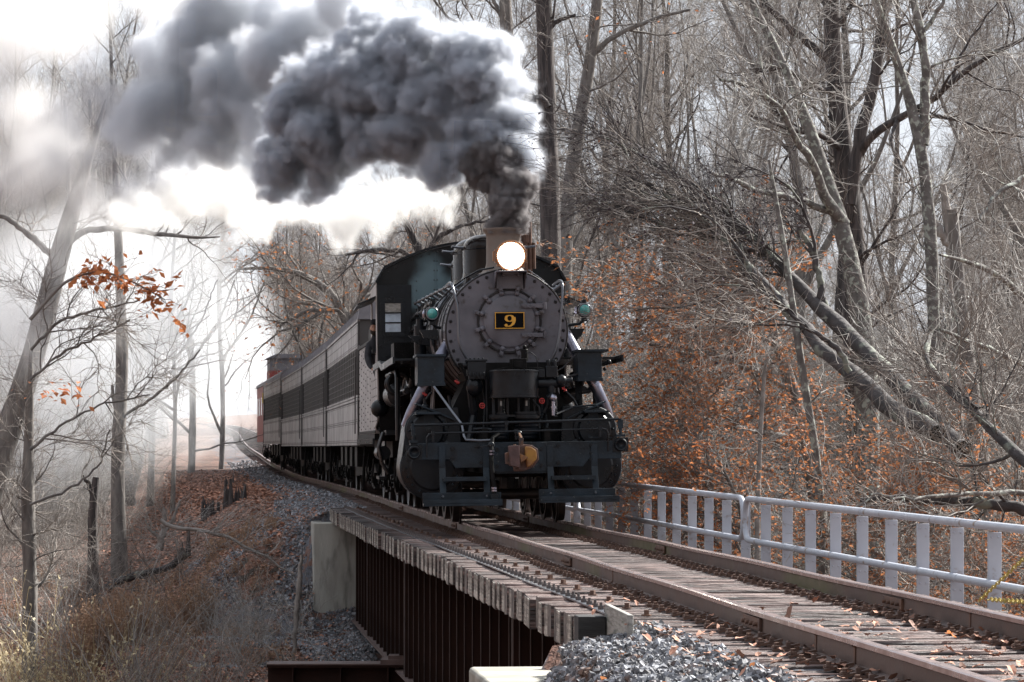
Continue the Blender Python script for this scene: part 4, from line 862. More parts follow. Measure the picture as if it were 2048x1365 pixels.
# ------------------------------------------------------------------ engineer leaning out of the cab
def skinned(name, verts, edges, radii, mt, parent, sub=2, root=0):
    me = bpy.data.meshes.new(name); me.from_pydata([tuple(v) for v in verts], edges, []); me.materials.append(mt); o = bpy.data.objects.new(name, me); COL.objects.link(o); o.parent = parent
    sk = o.modifiers.new('skin', 'SKIN'); sk.use_smooth_shade = True
    if not me.skin_vertices: me.attributes  # layer is created by the modifier
    bpy.context.view_layer.update()
    for i, r in enumerate(radii): me.skin_vertices[0].data[i].radius = (r, r) if not hasattr(r, '__len__') else r
    me.skin_vertices[0].data[root].use_root = True
    s = o.modifiers.new('sub', 'SUBSURF'); s.levels = sub; s.render_levels = sub; return o
per = empty('person', (0, 0, 0)); tag(per, 'engineer in dark cap and jacket leaning out of the cab window', 'person')
_rm = Matrix.Translation(LO) @ Matrix.Rotation(YAW, 4, 'Z')
hd = lp(749, 657, 9.5)     # head centre in locomotive coordinates
base = Vector((hd.x, hd.y, 0)); per.matrix_world = _rm @ Matrix.Translation(base)
hz = hd.z
V3 = lambda x, y, z: Vector((x, y, z))
sh = hz-.26
bv = [V3(.20, .15, sh-.60), V3(.13, .12, sh-.42), V3(.04, .08, sh-.22), V3(.0, .05, sh-.05), V3(-.0, .01, sh+.06), V3(.0, -.03, hz-.09),
      V3(-.09, .0, sh-.05), V3(-.12, -.06, sh-.24), V3(-.10, -.15, sh-.36), V3(-.07, -.22, sh-.42), V3(-.04, -.25, sh-.43),
      V3(.13, .10, sh-.05), V3(.12, .0, sh-.24), V3(.06, -.10, sh-.36), V3(.0, -.18, sh-.41), V3(.14, .32, sh-1.15), V3(.14, .40, sh-1.55), V3(.30, .20, sh-1.15), V3(.30, .25, sh-1.55)]
be = [(0, 1), (1, 2), (2, 3), (3, 4), (4, 5), (3, 6), (6, 7), (7, 8), (8, 9), (9, 10), (3, 11), (11, 12), (12, 13), (13, 14), (0, 15), (15, 16), (0, 17), (17, 18)]
rd = [.155, .165, .18, .16, .065, .055, .085, .07, .055, .042, .035, .085, .07, .055, .04, .09, .06, .09, .06]
skinned('jacket', bv, be, rd, cloth, per, 2, 0)
# head: shaped ball with nose, brow, ears
hm = bpy.data.meshes.new('head'); m = MB(); m.ball((0, 0, 0), .1, 24, 18)
vs = []
for (x, y, z) in m.v:
    nx, ny, nz = x/.1, y/.1, z/.1; w = .078*(1-.18*max(0, -nz)); dd = .098; hh = .122
    X, Y, Zz = nx*w, ny*dd, nz*hh
    if ny < 0:
        Y -= .022*math.exp(-((nx/.16)**2+((nz+.08)/.16)**2))      # nose
        Y += .012*math.exp(-(((abs(nx)-.36)/.16)**2+((nz-.12)/.10)**2))   # eye sockets
        Y -= .006*math.exp(-((nx/.4)**2+((nz+.42)/.10)**2)); Y -= .010*math.exp(-((nx/.3)**2+((nz+.8)/.15)**2))
    vs.append((X, Y, Zz))
m.v = vs
for s in (-1, 1): m.ball((s*.078, .005, -.01), .024, 8, 6, (.4, 1, 1.3))
hdm = m.build('head', skin, per, sharp=0); [setattr(p, 'use_smooth', True) for p in hdm.data.polygons]; hdm.location = (0, -.03, hz); hdm.rotation_euler = (0, .08, -.15)
m = MB()
for s in (-1, 1): m.ball((s*.030, -.083, .013), .010, 8, 6); 
m.build('eyes', rivm, hdm); 
m = MB(); m.box((0, -.098, -.052), (.042, .010, .008)); m.build('mouth', rust, hdm, .002)
m = MB(); m.ball((0, -.018, -.058), .084, 16, 10, (.93, .98, .82))
m.v = [(x, y, z) for x, y, z in m.v]; bd = m.build('beard', hairm, hdm, sharp=0); bd.location = (0, .006, -.012); bd.scale = (.98, .96, .9)
m = MB(); m.lathe([(.086, 0), (.092, .03), (.096, .055), (.088, .085), (.05, .105), (.001, .112)], (0, .004, .045), (0, 0, 1), 20, True, False); m.prism([(-.07, -.06), (-.05, -.135), (0, -.155), (.05, -.135), (.07, -.06)], lambda a, b: (a, b, .052), lambda a, b: (a, b+.002, .062)); m.build('cap', cloth, hdm)
# hands: palm and five bent fingers resting on the sill
for hx, hy, hz_, s in ((-.035, -.262, sh-.435, 1), (.01, -.20, sh-.415, -1)):
    v = [V3(hx, hy, hz_), V3(hx, hy-.035, hz_-.008)]; e = [(0, 1)]; r = [(.024, .016), (.034, .014)]
    for f, (dx, L) in enumerate(((-.027, .055), (-.009, .066), (.010, .062), (.028, .048))):
        i0 = len(v); v += [V3(hx+dx*.9, hy-.055, hz_-.008), V3(hx+dx*1.05, hy-.055-L*.5, hz_-.012), V3(hx+dx*1.05, hy-.055-L*.8, hz_-.030), V3(hx+dx*1.0, hy-.055-L*.85, hz_-.045)]
        e += [(1, i0), (i0, i0+1), (i0+1, i0+2), (i0+2, i0+3)]; r += [.010, .009, .0085, .007]
    i0 = len(v); v += [V3(hx+s*.032, hy-.012, hz_-.006), V3(hx+s*.052, hy-.035, hz_-.014), V3(hx+s*.055, hy-.062, hz_-.026)]; e += [(0, i0), (i0, i0+1), (i0+1, i0+2)]; r += [.012, .0105, .009]
    skinned('hand', v, e, r, skin, per, 1, 0)
# ------------------------------------------------------------------ tender and coaches
def vehicle(name, y0, length, label, cat):
    ym = y0+length/2; xa, xb = XC(y0), XC(y0+length); hh = math.atan2(-(xb-xa), length)
    root = empty(name, (float(XC(y0)), y0, float(ZT(y0+length/2))), (0, 0, hh)); tag(root, label, cat); return root
td = vehicle('tender', 42+11.1, 6.6, 'riveted steel tender coupled behind the locomotive cab', 'tender')
TH = 1.53
m = MB(); m.bb(-TH, TH, 0, 6.3, 1.32, 3.02); m.build('tank', tenderm, td, .01)
m = MB(); m.bb(-TH-.02, TH+.02, -.05, 6.35, 1.22, 1.32); m.bb(-TH+.3, TH-.3, 0, 6.3, .9, 1.22); m.build('frame', blackdull, td)
m = MB()
for s in (-1, 1):
    m.bb(s*TH, s*(TH+.03), 0, 6.3, 2.98, 3.04); m.bb(s*TH, s*(TH+.012), 0, 6.3, 1.33, 1.38)
m.prism_x([(0, 3.02), (0, 3.35), (1.2, 3.45), (5.0, 3.35), (5.2, 3.02)], -TH+.12, TH-.12); m.build('coal_bunker', blackdull, td)
m = MB()
for s in (-1, 1):
    for iy, y in enumerate(np.arange(.15, 6.25, .85)):
        for z in np.arange(1.42+.05*(iy % 2), 2.98, .13): m.rivet((s*TH, y, z), (s, 0, 0), .020, .011)
tag(m.build('tank_rivets', rivm, td), kind='stuff')
m = MB()
for y in np.arange(.05, 6.2, .12): m.bb(-TH-.05, -TH-.01, y, y+.05, 1.14, 1.24)
tag(m.build('drip_rail', black, td), kind='stuff')
def truck(root, y, r=.42, wb=1.7, par=None, wheels=True):
    t = empty('truck', (0, y, 0), parent=root)
    for s in (-1, 1):
        m = MB(); X = s*1.03; m.prism_x([(-wb/2-.25, .36), (-wb/2-.25, .52), (-.35, .74), (.35, .74), (wb/2+.25, .52), (wb/2+.25, .36), (.3, .22), (-.3, .22)], X-.05, X+.05)
        for q in (-wb/2, wb/2): m.box((X+s*.06, q, .43), (.10, .24, .26)); m.cyl((X+s*.1, q, .42), (X+s*.15, q, .42), .07, n=12)
        for i in range(4): m.torus((X+s*.05, -.15+.1*(i % 2)*3, .36+.07*i), (0, 0, 1), .07, .018, 12, 5)
        m.tube([(X+s*.12, -wb/2-.35, .85), (X+s*.16, -wb/2-.4, .5), (X+s*.1, -wb/2-.3, .28)], .025, 6); m.tube([(X+s*.12, .45, .95), (X+s*.18, .4, .6), (X+s*.14, .5, .42), (X+s*.1, .8, .4)], .02, 6)
        m.build('side_frame', blackdull, t)
    for q in (-wb/2, wb/2):
        for s in (-1, 1):
            m = MB(); m.lathe([(.1, -.05), (.12, .06), (r*.6, .02), (r*.86, .03), (r, .065), (r, -.03), (r+.028, -.045), (r+.028, -.065), (r*.85, -.06), (.1, -.05)], (s*.75, q, r), (s, 0, 0), 32); m.build('wheel', wheelm, t)
        m = MB(); m.cyl((-.75, q, r), (.75, q, r), .07, n=10); m.build('axle', wheelm, t)
    return t
truck(td, 1.4); truck(td, 4.9)
def coach(y0, L, label, full=True):
    c = vehicle('passenger_coach', y0, L, label, 'rail coach'); c['group'] = 'grey passenger coaches behind the tender'
    W = 1.50; zb, zs, zw0, zw1, ze = 1.12, 2.02, 2.16, 3.08, 3.66
    m = MB(); m.bb(-W, W, 0, L, zb, zs); m.bb(-W, W, 0, L, zw1, ze); m.bb(-W+.07, W-.07, .05, L-.05, zs, zw1); m.bb(-W, W, 0, .06, zs, zw1); m.bb(-W, W, L-.06, L, zs, zw1)
    body = m.build('body', coachdark, c, .006)
    # end face trim
    m = MB(); m.bb(-W+.02, -.5, -.03, -.002, zb, ze); m.bb(.5, W-.02, -.03, -.002, zb, ze); m.bb(-.5, .5, -.02, -.002, zb, ze-.3); m.build('end_wall', coachtrim, body)
    # roof
    prof = []
    for i in range(17): t = math.pi*i/16; prof.append((-(W+.03)*math.cos(t)*(1 if i else 1), ze+.02+.46*math.sin(t)**.75))
    prof = [(-W-.03, ze-.02)]+prof+[(W+.03, ze-.02)]
    m = MB(); m.prism_y(prof, -.12, L+.12); rf = m.build('roof', coachroof, c, sharp=25)
    if full:
        m = MB()
        for y in np.arange(.3, L, .55):
            pr = [(x*1.006, z+.008) for x, z in prof]; m.prism_y(pr, y, y+.035)
        m.build('roof_seam', coachroof, rf, sharp=0)
    for s in (-1, 1):
        # belt rails and letterboard
        m = MB()
        for a, b, e in ((zs, zs+.05, .03), (zs+.07, zs+.11, .022), (zw1, zw1+.04, .016), (zb, zb+.05, .02), (ze-.06, ze-.01, .03)): m.bb(s*(W-.07), s*(W+e), 0, L, a, b)
        m.build('belt_rail', coachm, body, sharp=0)
        # panel plates proud of the side, with seams between them
        n = int(L/1.12); w = (L-.12)/n
        for i in range(n):
            a = .06+i*w
            pm = MB(); pm.bb(s*(W+.001), s*(W+.010), a+.012, a+w-.012, zb+.07, zb+.47); pm.bb(s*(W+.001), s*(W+.010), a+.012, a+w-.012, zb+.49, zs-.02); pm.build('lower_panel', coachm, body, sharp=0)
            pm = MB(); pm.bb(s*(W+.001), s*(W+.010), a+.012, a+w-.012, zw1+.06, ze-.08); pm.build('upper_panel', coachm, body, sharp=0)
        if s < 0:
            m = MB()
            for y in np.arange(.1, L-.05, .56):
                for z in (zb+.10, zb+.44, zb+.52, zs-.05, zw1+.09, zw1+.30, ze-.12): m.rivet((s*(W+.009), y, z), (s, 0, 0), .016, .009)
            tag(m.build('panel_rivets', rivm, body), kind='stuff')
        # windows behind a bar screen
        nw = int((L-1.6)/.92); ww = (L-2.2)/nw
        for i in range(nw):
            a = 1.1+i*ww; f = MB(); f.bb(s*(W-.07), s*(W+.004), a, a+.07, zs+.11, zw1); f.bb(s*(W-.07), s*(W+.004), a+ww-.07, a+ww, zs+.11, zw1); f.bb(s*(W-.07), s*(W+.003), a+.07, a+ww-.07, zs+.11, zs+.15); f.bb(s*(W-.07), s*(W+.003), a+.07, a+ww-.07, zw1-.04, zw1-.001); f = f.build('window', coachtrim, body, sharp=0)
            m = MB(); m.bb(s*(W-.066), s*(W-.06), a+.07, a+ww-.07, zs+.12, zw1-.01); m.build('pane', glassd, f, sharp=0)
            m = MB()
            for j in range(1, 5): yy = a+.07+(ww-.14)*j/5; m.bb(s*(W+.0), s*(W+.008), yy-.005, yy+.005, zs+.11, zw1)
            for zz in np.linspace(zs+.11, zw1, 8)[1:-1]: m.bb(s*(W+.008), s*(W+.014), a, a+ww, zz-.004, zz+.004)
            m.build('window_guard', screenm, f, sharp=0)
        for a in (.0, L-.08): m = MB(); m.bb(s*W, s*(W+.03), a, a+.08, zb, ze); m.tube([(s*(W+.07), a+.2, 1.35), (s*(W+.07), a+.2, 2.9)], .014, 6) if a == 0 else None; m.build('corner_post', coachtrim, body, sharp=0)
        for y in (3.2, 5.6, 8.2, 10.5): m = MB(); m.box((s*1.15, y+L*.02, .88), (.5, 1.1, .42)); m.build('equipment_box', blackdull, c)
    m = MB(); m.bb(-.9, .9, .2, L-.2, .92, 1.12); m.bb(-.25, .25, 3.8, L-3.8, .38, .92); m.bb(-1.1, 1.1, 4.2, 5.6, .42, .95); m.bb(-1.1, -.2, 7.0, 9.4, .45, .95); m.bb(-1.0, 1.0, 10.4, 12.2, .40, .95); m.bb(1.0, 1.25, .4, L-.4, .28, 1.12); m.tube([(-1.2, y, .9) for y in (3, 7, 12)], .04, 8); m.tube([(-1.32, 1.2, 1.1), (-1.36, 1.1, .6), (-1.36, 1.15, .2)], .025, 6); m.build('underframe', blackdull, c)  # the long far-side plate is added, unseen, to shut out light beneath
    m = MB(); m.bb(-.45, .45, -.3, 0, 1.2, 3.3); m.build('gangway', blackdull, c)
    truck(c, 2.4, wb=2.3); truck(c, L-2.4, wb=2.3); return c
cy0 = 42+18.2; CL = 17.4
for k, lb in enumerate(('grey riveted coach directly behind the tender, nearest of the coaches', 'second grey coach of the train, smoke pipe rising from the roof behind it', 'third grey coach of the train, between the second and the hazy last one', 'hazy last grey coach just in front of the red car')):
    coach(cy0, CL, lb, k < 3); cy0 += CL+.55
# red car with dark roof equipment
rc = vehicle('red_rail_car', cy0, 9, 'red rail car with yellow ends at the hazy tail of the train', 'rail car')
m = MB(); m.bb(-1.42, 1.42, 0, 9, 1.0, 3.5); m.build('body', cabooser, rc, .02)
pr = [(-1.48*math.cos(math.pi*i/12), 3.5+.42*math.sin(math.pi*i/12)**.8) for i in range(13)]; m = MB(); m.prism_y(pr, -.2, 9.2); m.build('roof', coachroof, rc)
m = MB(); m.bb(-1.1, 1.1, 2.6, 5.4, 3.6, 4.75); m.prism_y([(-1.25, 4.75), (-.8, 4.95), (.8, 4.95), (1.25, 4.75)], 2.4, 5.6); m.build('cupola', coachroof, rc)
m = MB(); m.bb(-1.12, -1.1, 2.6, 5.4, 3.6, 4.2); m.bb(-1.1, -.3, 2.58, 2.6, 3.6, 4.2); m.build('cupola_panel', cabooser, rc)
m = MB(); m.bb(-1.54, -1.42, -.1, .2, 2.7, 3.15); m.build('yellow_lamp', yellowm, rc)
for y in (1.0, 3.2, 5.6, 7.4): m = MB(); m.bb(-1.435, -1.42, y, y+.8, 2.2, 3.0); m.build('window', glassd, rc, sharp=0)
truck(rc, 1.7); truck(rc, 7.3)
# roof pipe on the coach roofs
m = MB(); m.cyl((.1, 9.5, 4.0), (.1, 9.5, 4.75), .07, n=10); m.cyl((.1, 9.5, 4.75), (.1, 9.5, 4.82), .13, n=10); m.box((.3, 9.5, 4.78), (.4, .1, .1))
_c2 = [o for o in bpy.data.objects if o.name.startswith('passenger_coach') and 'second' in o['label']][0]
m.build('smoke_pipe', blackdull, _c2)
# ------------------------------------------------------------------ bare trees
def unit(a): return a/np.maximum(np.linalg.norm(a, axis=-1, keepdims=True), 1e-9)
def grow(P0, D0, L, S, wob, trop, g):
    "grow many branches at once: returns (N,S+1,3)"
    N = len(P0); out = np.empty((N, S+1, 3)); out[:, 0] = P0; d = unit(D0)
    for s in range(S):
        d = unit(d+g.normal(0, wob, (N, 3))+np.array(trop)); out[:, s+1] = out[:, s]+d*(L/S)[:, None]
    return out
def sample(pl, rad, n, g, lo=.2, hi=1.0, w=None):
    "n random points on the polylines; weights by length"
    N, S1, _ = pl.shape; ln = np.linalg.norm(pl[:, -1]-pl[:, 0], axis=1); pr = ln/ln.sum() if w is None else w/w.sum()
    i = g.choice(N, n, p=pr); t = g.uniform(lo, hi, n)*(S1-1); k = np.minimum(t.astype(int), S1-2); f = (t-k)[:, None]
    p = pl[i, k]*(1-f)+pl[i, k+1]*f; d = unit(pl[i, k+1]-pl[i, k]); r = rad[i, k]*(1-f[:, 0])+rad[i, k+1]*f[:, 0]; return p, d, r, i, t/(S1-1)
def spread(d, ang, g):
    n = len(d); r = unit(np.cross(d, g.normal(size=(n, 3)))); a = ang[:, None]; return d*np.cos(a)+r*np.sin(a)
def tubes(pl, rad, k):
    "polylines (N,S+1,3), radii (N,S+1) -> verts, quads"
    N, S1, _ = pl.shape; t = np.empty_like(pl); t[:, 1:-1] = pl[:, 2:]-pl[:, :-2]; t[:, 0] = pl[:, 1]-pl[:, 0]; t[:, -1] = pl[:, -1]-pl[:, -2]; t = unit(t)
    ref = np.zeros((N, 1, 3)); md = np.abs(t.mean(1)); ref[np.arange(N), 0, np.argmin(md, 1)] = 1
    a = unit(np.cross(t, ref)); b = np.cross(t, a); ph = np.arange(k)*2*np.pi/k
    V = pl[:, :, None]+(a[:, :, None]*np.cos(ph)[:, None]+b[:, :, None]*np.sin(ph)[:, None])*rad[:, :, None, None]
    idx = np.arange(N*S1*k).reshape(N, S1, k); i0 = idx[:, :-1]; i1 = idx[:, 1:]
    Fq = np.stack([i0, np.roll(i0, -1, 2), np.roll(i1, -1, 2), i1], -1).reshape(-1, 4); return V.reshape(-1, 3), Fq
class Wood:
    def __init__(s): s.V = []; s.F = []; s.n = 0
    def add(s, V, Fq): s.V.append(V); s.F.append(Fq+s.n); s.n += len(V)
    def obj(s, name, mt, parent=None, smooth=True): return obj_np(name, np.concatenate(s.V), np.concatenate(s.F), mt, parent, smooth=smooth)
def taper(r0, r1, S, p=1.0): return r0[:, None]*(1-np.linspace(0, 1, S+1)[None]**p)+r1[:, None]*np.linspace(0, 1, S+1)[None]**p
def leaves(P, size, g, flat=.3, hang=.0):
    "leaf-sized folded quads at points P"
    n = len(P); a = g.uniform(0, 2*np.pi, n); d = np.stack([np.cos(a), np.sin(a), g.normal(-hang, flat, n)], 1); d = unit(d); s = unit(np.cross(d, unit(np.stack([g.normal(0, .6, n), g.normal(0, .6, n), np.ones(n)], 1)))); L = (size*g.uniform(.6, 1.3, n))[:, None]
    up = np.cross(s, d)
    V = np.stack([P, P+d*L*.5+s*L*.28+up*L*.08, P+d*L-up*L*.05, P+d*L*.5-s*L*.28+up*L*.08], 1).reshape(-1, 3); return V, np.arange(n*4).reshape(n, 4)
def crown(stems, srad, g, n1, l1, n2, l2, n3, l3, trop=(0, 0, .10), ang=(.6, 1.1), wob=.16, lo=.3, r3=.004, rmin=.0035):
    "branches, twigs and fine twigs on the given stems; returns branch wood, twig wood and the fine twig polylines"
    A = Wood(); B = Wood()
    p, d, r, i, t = sample(stems, srad, n1, g, lo, .98)
    L = l1*g.uniform(.5, 1.2, n1)*(1.25-t*.8); q = grow(p, spread(d, g.uniform(*ang, n1), g), L, 9, wob, trop, g); rb = np.maximum(np.minimum(r*.6, L*.016), .012); R1 = taper(rb, rb*.22, 9); A.add(*tubes(q, R1, 6))
    p, d, r, i, t = sample(q, R1, n2, g, .15, 1.0)
    L = l2*g.uniform(.4, 1.2, n2); q2 = grow(p, spread(d, g.uniform(.4, 1.0, n2), g), L, 6, wob*1.2, trop, g); rb = np.maximum(np.minimum(r*.7, .014), .007); R2 = taper(rb, rb*.35, 6); B.add(*tubes(q2, R2, 3))
    p, d, r, i, t = sample(q2, R2, n3, g, .1, 1.0)
    L = l3*g.uniform(.4, 1.2, n3); q3 = grow(p, spread(d, g.uniform(.35, .9, n3), g), L, 3, wob*1.4, trop, g); rb = np.full(n3, r3); R3 = taper(rb, rb*.5, 3); R3 = np.maximum(R3, rmin*.6); B.add(*tubes(q3, R3, 3)); return A, B, q3
def make_tree(seed, h, r, n=(26, 420, 4200), crook=.05, mt=bark_grey, tw=twigm, lo=.28, l1=5.5):
    g = np.random.default_rng(seed); root = empty('bare_tree'); S = 16
    st = grow(np.array([[0, 0, -.8]]), np.array([[g.normal(0, .05), g.normal(0, .05), 1]]), np.array([h+.8]), S, crook, (0, 0, .05), g)
    sr = taper(np.array([r]), np.array([r*.16]), S, .9); sr[:, 0] *= 1.35; sr[:, 1] *= 1.1
    stems = st; srad = sr
    # one or two big forks
    nf = 1+seed % 3; p, d, rr_, i, t = sample(st, sr, nf, g, .3, .6); fk = grow(p, spread(d, g.uniform(.3, .6, nf), g), h*.5*g.uniform(.7, 1.1, nf), S, crook*1.3, (0, 0, .10), g); fr = taper(rr_*.72, rr_*.12, S)
    W = Wood(); W.add(*tubes(st, sr, 12)); W.add(*tubes(fk, fr, 8)); W.obj('trunk', mt, root)
    stems = np.concatenate([st, fk]); srad = np.concatenate([sr, fr])
    A, B, q3 = crown(stems, srad, g, n[0], l1, n[1], 1.9, n[2], .8, lo=lo); tag(A.obj('branches', mt, root), kind='stuff'); tag(B.obj('crown', tw, root), kind='stuff'); return root
protos = [make_tree(11, 19, .19, mt=bark_grey), make_tree(12, 22, .24, mt=bark_dark, l1=6.5), make_tree(13, 16, .12, (22, 380, 3600), .07, bark_pale, twigpale, .2, 3.8), make_tree(14, 21, .15, (24, 380, 3800), .06, bark_grey, twigm, .35, 4.5), make_tree(15, 13, .09, (24, 400, 4000), .1, bark_dark, twigm, .12, 3.2)]
# midground trees: (px, Y, kind, scale)
G_R = 'bare trees standing in the wood right of the railway'; G_L = 'bare trees fading into the smoke left of the railway'
LAB_R = ['bare grey trunked tree in the wood right of the railway', 'bare dark trunked tree in the wood right of the railway', 'slim pale barked bare tree in the wood right of the railway', 'tall slender bare grey tree in the wood right of the railway', 'small twiggy bare tree in the wood right of the railway']
LAB_L = [s.replace('in the wood right of', 'half lost in the smoke left of') for s in LAB_R]
rt = random.Random(5); spots = []
def ok_spot(x, y, dmin):
    for (a, b) in spots:
        if (a-x)**2+(b-y)**2 < dmin*dmin: return False
    return True
tries = 0
def place(x, y, kind, sc_, first):
    root = protos[kind] if first else dup(protos[kind]); root.location = (x, y, float(H(x, y))); root.rotation_euler = (0, 0, rt.uniform(0, 6.28)); root.scale = (sc_,)*3
    left = x < XC(y); tag(root, (LAB_L if left else LAB_R)[kind], 'tree', (G_L if left else G_R)+': '+['grey', 'dark', 'pale', 'slender', 'small'][kind]); return root
used = set(); mids = []
for (ya, yb, n) in ((66, 80, 5), (80, 110, 16), (110, 150, 17)):
    k = 0
    while k < n and tries < 4000:
        tries += 1; y = rt.uniform(ya, yb); px = rt.uniform(-120, 2170); x = (px-1024)*y/F; o = x-XC(y)
        if abs(o) < (5.5 if o > 0 else 7.5) or not ok_spot(x, y, 2.2): continue
        if y < 80 and (px < 700 or px < 1250 and o < 5): continue
        if o < 0 and rt.random() < .45: continue
        kind = rt.choice([0, 1, 2, 2, 3, 3, 4, 4] if y < 110 else [0, 1, 3, 2, 4, 4]); mids.append((place(x, y, kind, rt.uniform(.85, 1.2), kind not in used), kind, px, y)); used.add(kind); spots.append((x, y)); k += 1
BINS = [(-999, 180, 'at the left edge beyond the leaning tree'), (180, 520, 'in the smoke left of the coaches'), (520, 760, 'above the coach roofs'), (760, 960, 'behind the cab roof'), (960, 1100, 'behind the smokestack'), (1100, 1260, 'between the smokestack and the dark brush'), (1260, 1480, 'behind the dark twiggy brush'), (1480, 1640, 'left of the forked lichen covered trunk'), (1640, 1800, 'behind the big dark limbed tree'), (1800, 1960, 'behind the lichen spotted trunk'), (1960, 2990, 'at the right edge of the wood')]
byl = {}
for o_, kd, px, y in mids:
    place_ = [c for a, b, c in BINS if a <= px < b][0]; dist = 'nearer' if y < 92 else ('middle distance' if y < 118 else 'distant')
    byl.setdefault(dist+' '+['bare grey tree', 'bare dark trunked tree', 'slim pale bare tree', 'tall slender bare tree', 'small twiggy bare tree'][kd]+' '+place_, []).append((px, o_))
for lb, lst in byl.items():
    lst.sort(key=lambda t: t[0])
    for i, (px, o_) in enumerate(lst): o_['label'] = lb if len(lst) == 1 else (['left', 'right'] if len(lst) == 2 else ['leftmost', 'middle', 'rightmost', 'rightmost'])[min(i, 3)]+' of the '+lb.replace('tree ', 'trees ')
# far wood: the same trees instanced on a few hundred points, plus understorey shrubs
def shrub_mesh(seed, n0, h, n2, n3, mt, r0=.012, lean=.35, droop=0):
    g = np.random.default_rng(seed); p0 = np.zeros((n0, 3)); p0[:, :2] = g.normal(0, .25*h/2, (n0, 2)); d = np.stack([g.normal(0, lean, n0), g.normal(0, lean, n0), np.ones(n0)], 1)
    L = h*g.uniform(.5, 1.15, n0); q = grow(p0, d, L, 8, .11, (0, 0, -droop), g); rb = r0*g.uniform(.6, 1.3, n0); R1 = taper(rb, rb*.3, 8); W = Wood(); W.add(*tubes(q, R1, 4))
    p, d, r, i, t = sample(q, R1, n2, g, .2, 1); q2 = grow(p, spread(d, g.uniform(.4, 1.0, n2), g), h*.33*g.uniform(.4, 1.2, n2), 5, .16, (0, 0, .02), g); rb = np.full(n2, r0*.42); W.add(*tubes(q2, taper(rb, rb*.5, 5), 3))
    p, d, r, i, t = sample(q2, taper(rb, rb*.5, 5), n3, g, .1, 1); q3 = grow(p, spread(d, g.uniform(.4, .9, n3), g), h*.15*g.uniform(.4, 1.2, n3), 3, .16, (0, 0, .02), g); rb = np.full(n3, r0*.26); W.add(*tubes(q3, taper(rb, rb*.6, 3), 3))
    o = W.obj('shrub_source', mt); COL.objects.unlink(o); return o, q3
def scatter(name, src, pts, smin, smax, seed, label, tilt=.12):
    "one object: copies of the sources on points, by geometry nodes"
    me = bpy.data.meshes.new(name); me.from_pydata([tuple(p) for p in pts], [], []); ob = bpy.data.objects.new(name, me); COL.objects.link(ob)
    n = len(pts); r = np.random.default_rng(seed)
    for nm, tp, val in (('rot', 'FLOAT_VECTOR', np.stack([r.normal(0, tilt, n), r.normal(0, tilt, n), r.uniform(0, 6.28, n)], 1)), ('scl', 'FLOAT', r.uniform(smin, smax, n)), ('pick', 'INT', r.integers(0, len(src), n))):
        a = me.attributes.new(nm, tp, 'POINT'); a.data.foreach_set('vector' if tp == 'FLOAT_VECTOR' else 'value', val.astype(np.float32 if tp != 'INT' else np.int32).ravel())
    gr = bpy.data.node_groups.new(name, 'GeometryNodeTree'); gr.interface.new_socket('Geometry', in_out='INPUT', socket_type='NodeSocketGeometry'); gr.interface.new_socket('Geometry', in_out='OUTPUT', socket_type='NodeSocketGeometry')
    N = gr.nodes; Lk = gr.links; gi = N.new('NodeGroupInput'); go = N.new('NodeGroupOutput'); ip = N.new('GeometryNodeInstanceOnPoints'); jg = N.new('GeometryNodeGeometryToInstance')
    for s in reversed(src):      # joined first-to-last
        oi = N.new('GeometryNodeObjectInfo'); oi.inputs['Object'].default_value = s; oi.inputs['As Instance'].default_value = False; Lk.new(oi.outputs['Geometry'], jg.inputs[0])
    def attr(nm, tp):
        a = N.new('GeometryNodeInputNamedAttribute'); a.data_type = tp; a.inputs[0].default_value = nm; return a.outputs[0]
    Lk.new(gi.outputs[0], ip.inputs['Points']); Lk.new(jg.outputs[0], ip.inputs['Instance']); ip.inputs['Pick Instance'].default_value = True
    Lk.new(attr('pick', 'INT'), ip.inputs['Instance Index']); Lk.new(attr('rot', 'FLOAT_VECTOR'), ip.inputs['Rotation']); Lk.new(attr('scl', 'FLOAT'), ip.inputs['Scale']); Lk.new(ip.outputs[0], go.inputs[0])
    md = ob.modifiers.new('scatter', 'NODES'); md.node_group = gr; tag(ob, label, kind='stuff'); return ob
def joined_proto(root):
    "an unlinked mesh that joins a tree's parts, as a source for the far wood"
    V = []; Fq = []; mi = []; mts = []; n = 0
    for ch in root.children:
        me = ch.data; v = np.empty(len(me.vertices)*3, np.float32); me.vertices.foreach_get('co', v); f = np.empty(len(me.polygons)*4, np.int32); me.polygons.foreach_get('vertices', f); V.append(v.reshape(-1, 3)); Fq.append(f.reshape(-1, 4)+n); n += len(me.vertices)
        mts.append(me.materials[0]); mi.append(np.full(len(me.polygons), len(mts)-1))
    o = obj_np('far_tree_source', np.concatenate(V), np.concatenate(Fq), mts, mi=np.concatenate(mi), smooth=True); COL.objects.unlink(o); return o
src = [joined_proto(p) for p in protos]
def field(n, ya, yb, pxa, pxb, cond, seed):
    r = np.random.default_rng(seed); y = r.uniform(ya, yb, n*3); px = r.uniform(pxa, pxb, n*3); x = (px-1024)*y/F; m_ = cond(x, y, px); x = x[m_][:n]; y = y[m_][:n]; return np.stack([x, y, H(x, y)], 1)
far_pts = np.concatenate([field(64, 150, 235, -150, 2200, lambda x, y, px: (np.abs(x-XC(y)) > 7)&((px > 700)|(vnoise(x, y, 9, 4) > .35)), 21), field(50, 190, 320, 200, 900, lambda x, y, px: np.abs(x-XC(y)) > 7, 29), field(80, 105, 190, -60, 500, lambda x, y, px: np.abs(x-XC(y)) > 7, 22)])
far_pts[:, 2] = np.where(far_pts[:, 1] > 236, np.minimum(far_pts[:, 2], 14), far_pts[:, 2])
scatter('far_wood', src, far_pts, .6, .95, 31, 'mass of bare grey trees filling the far wood')
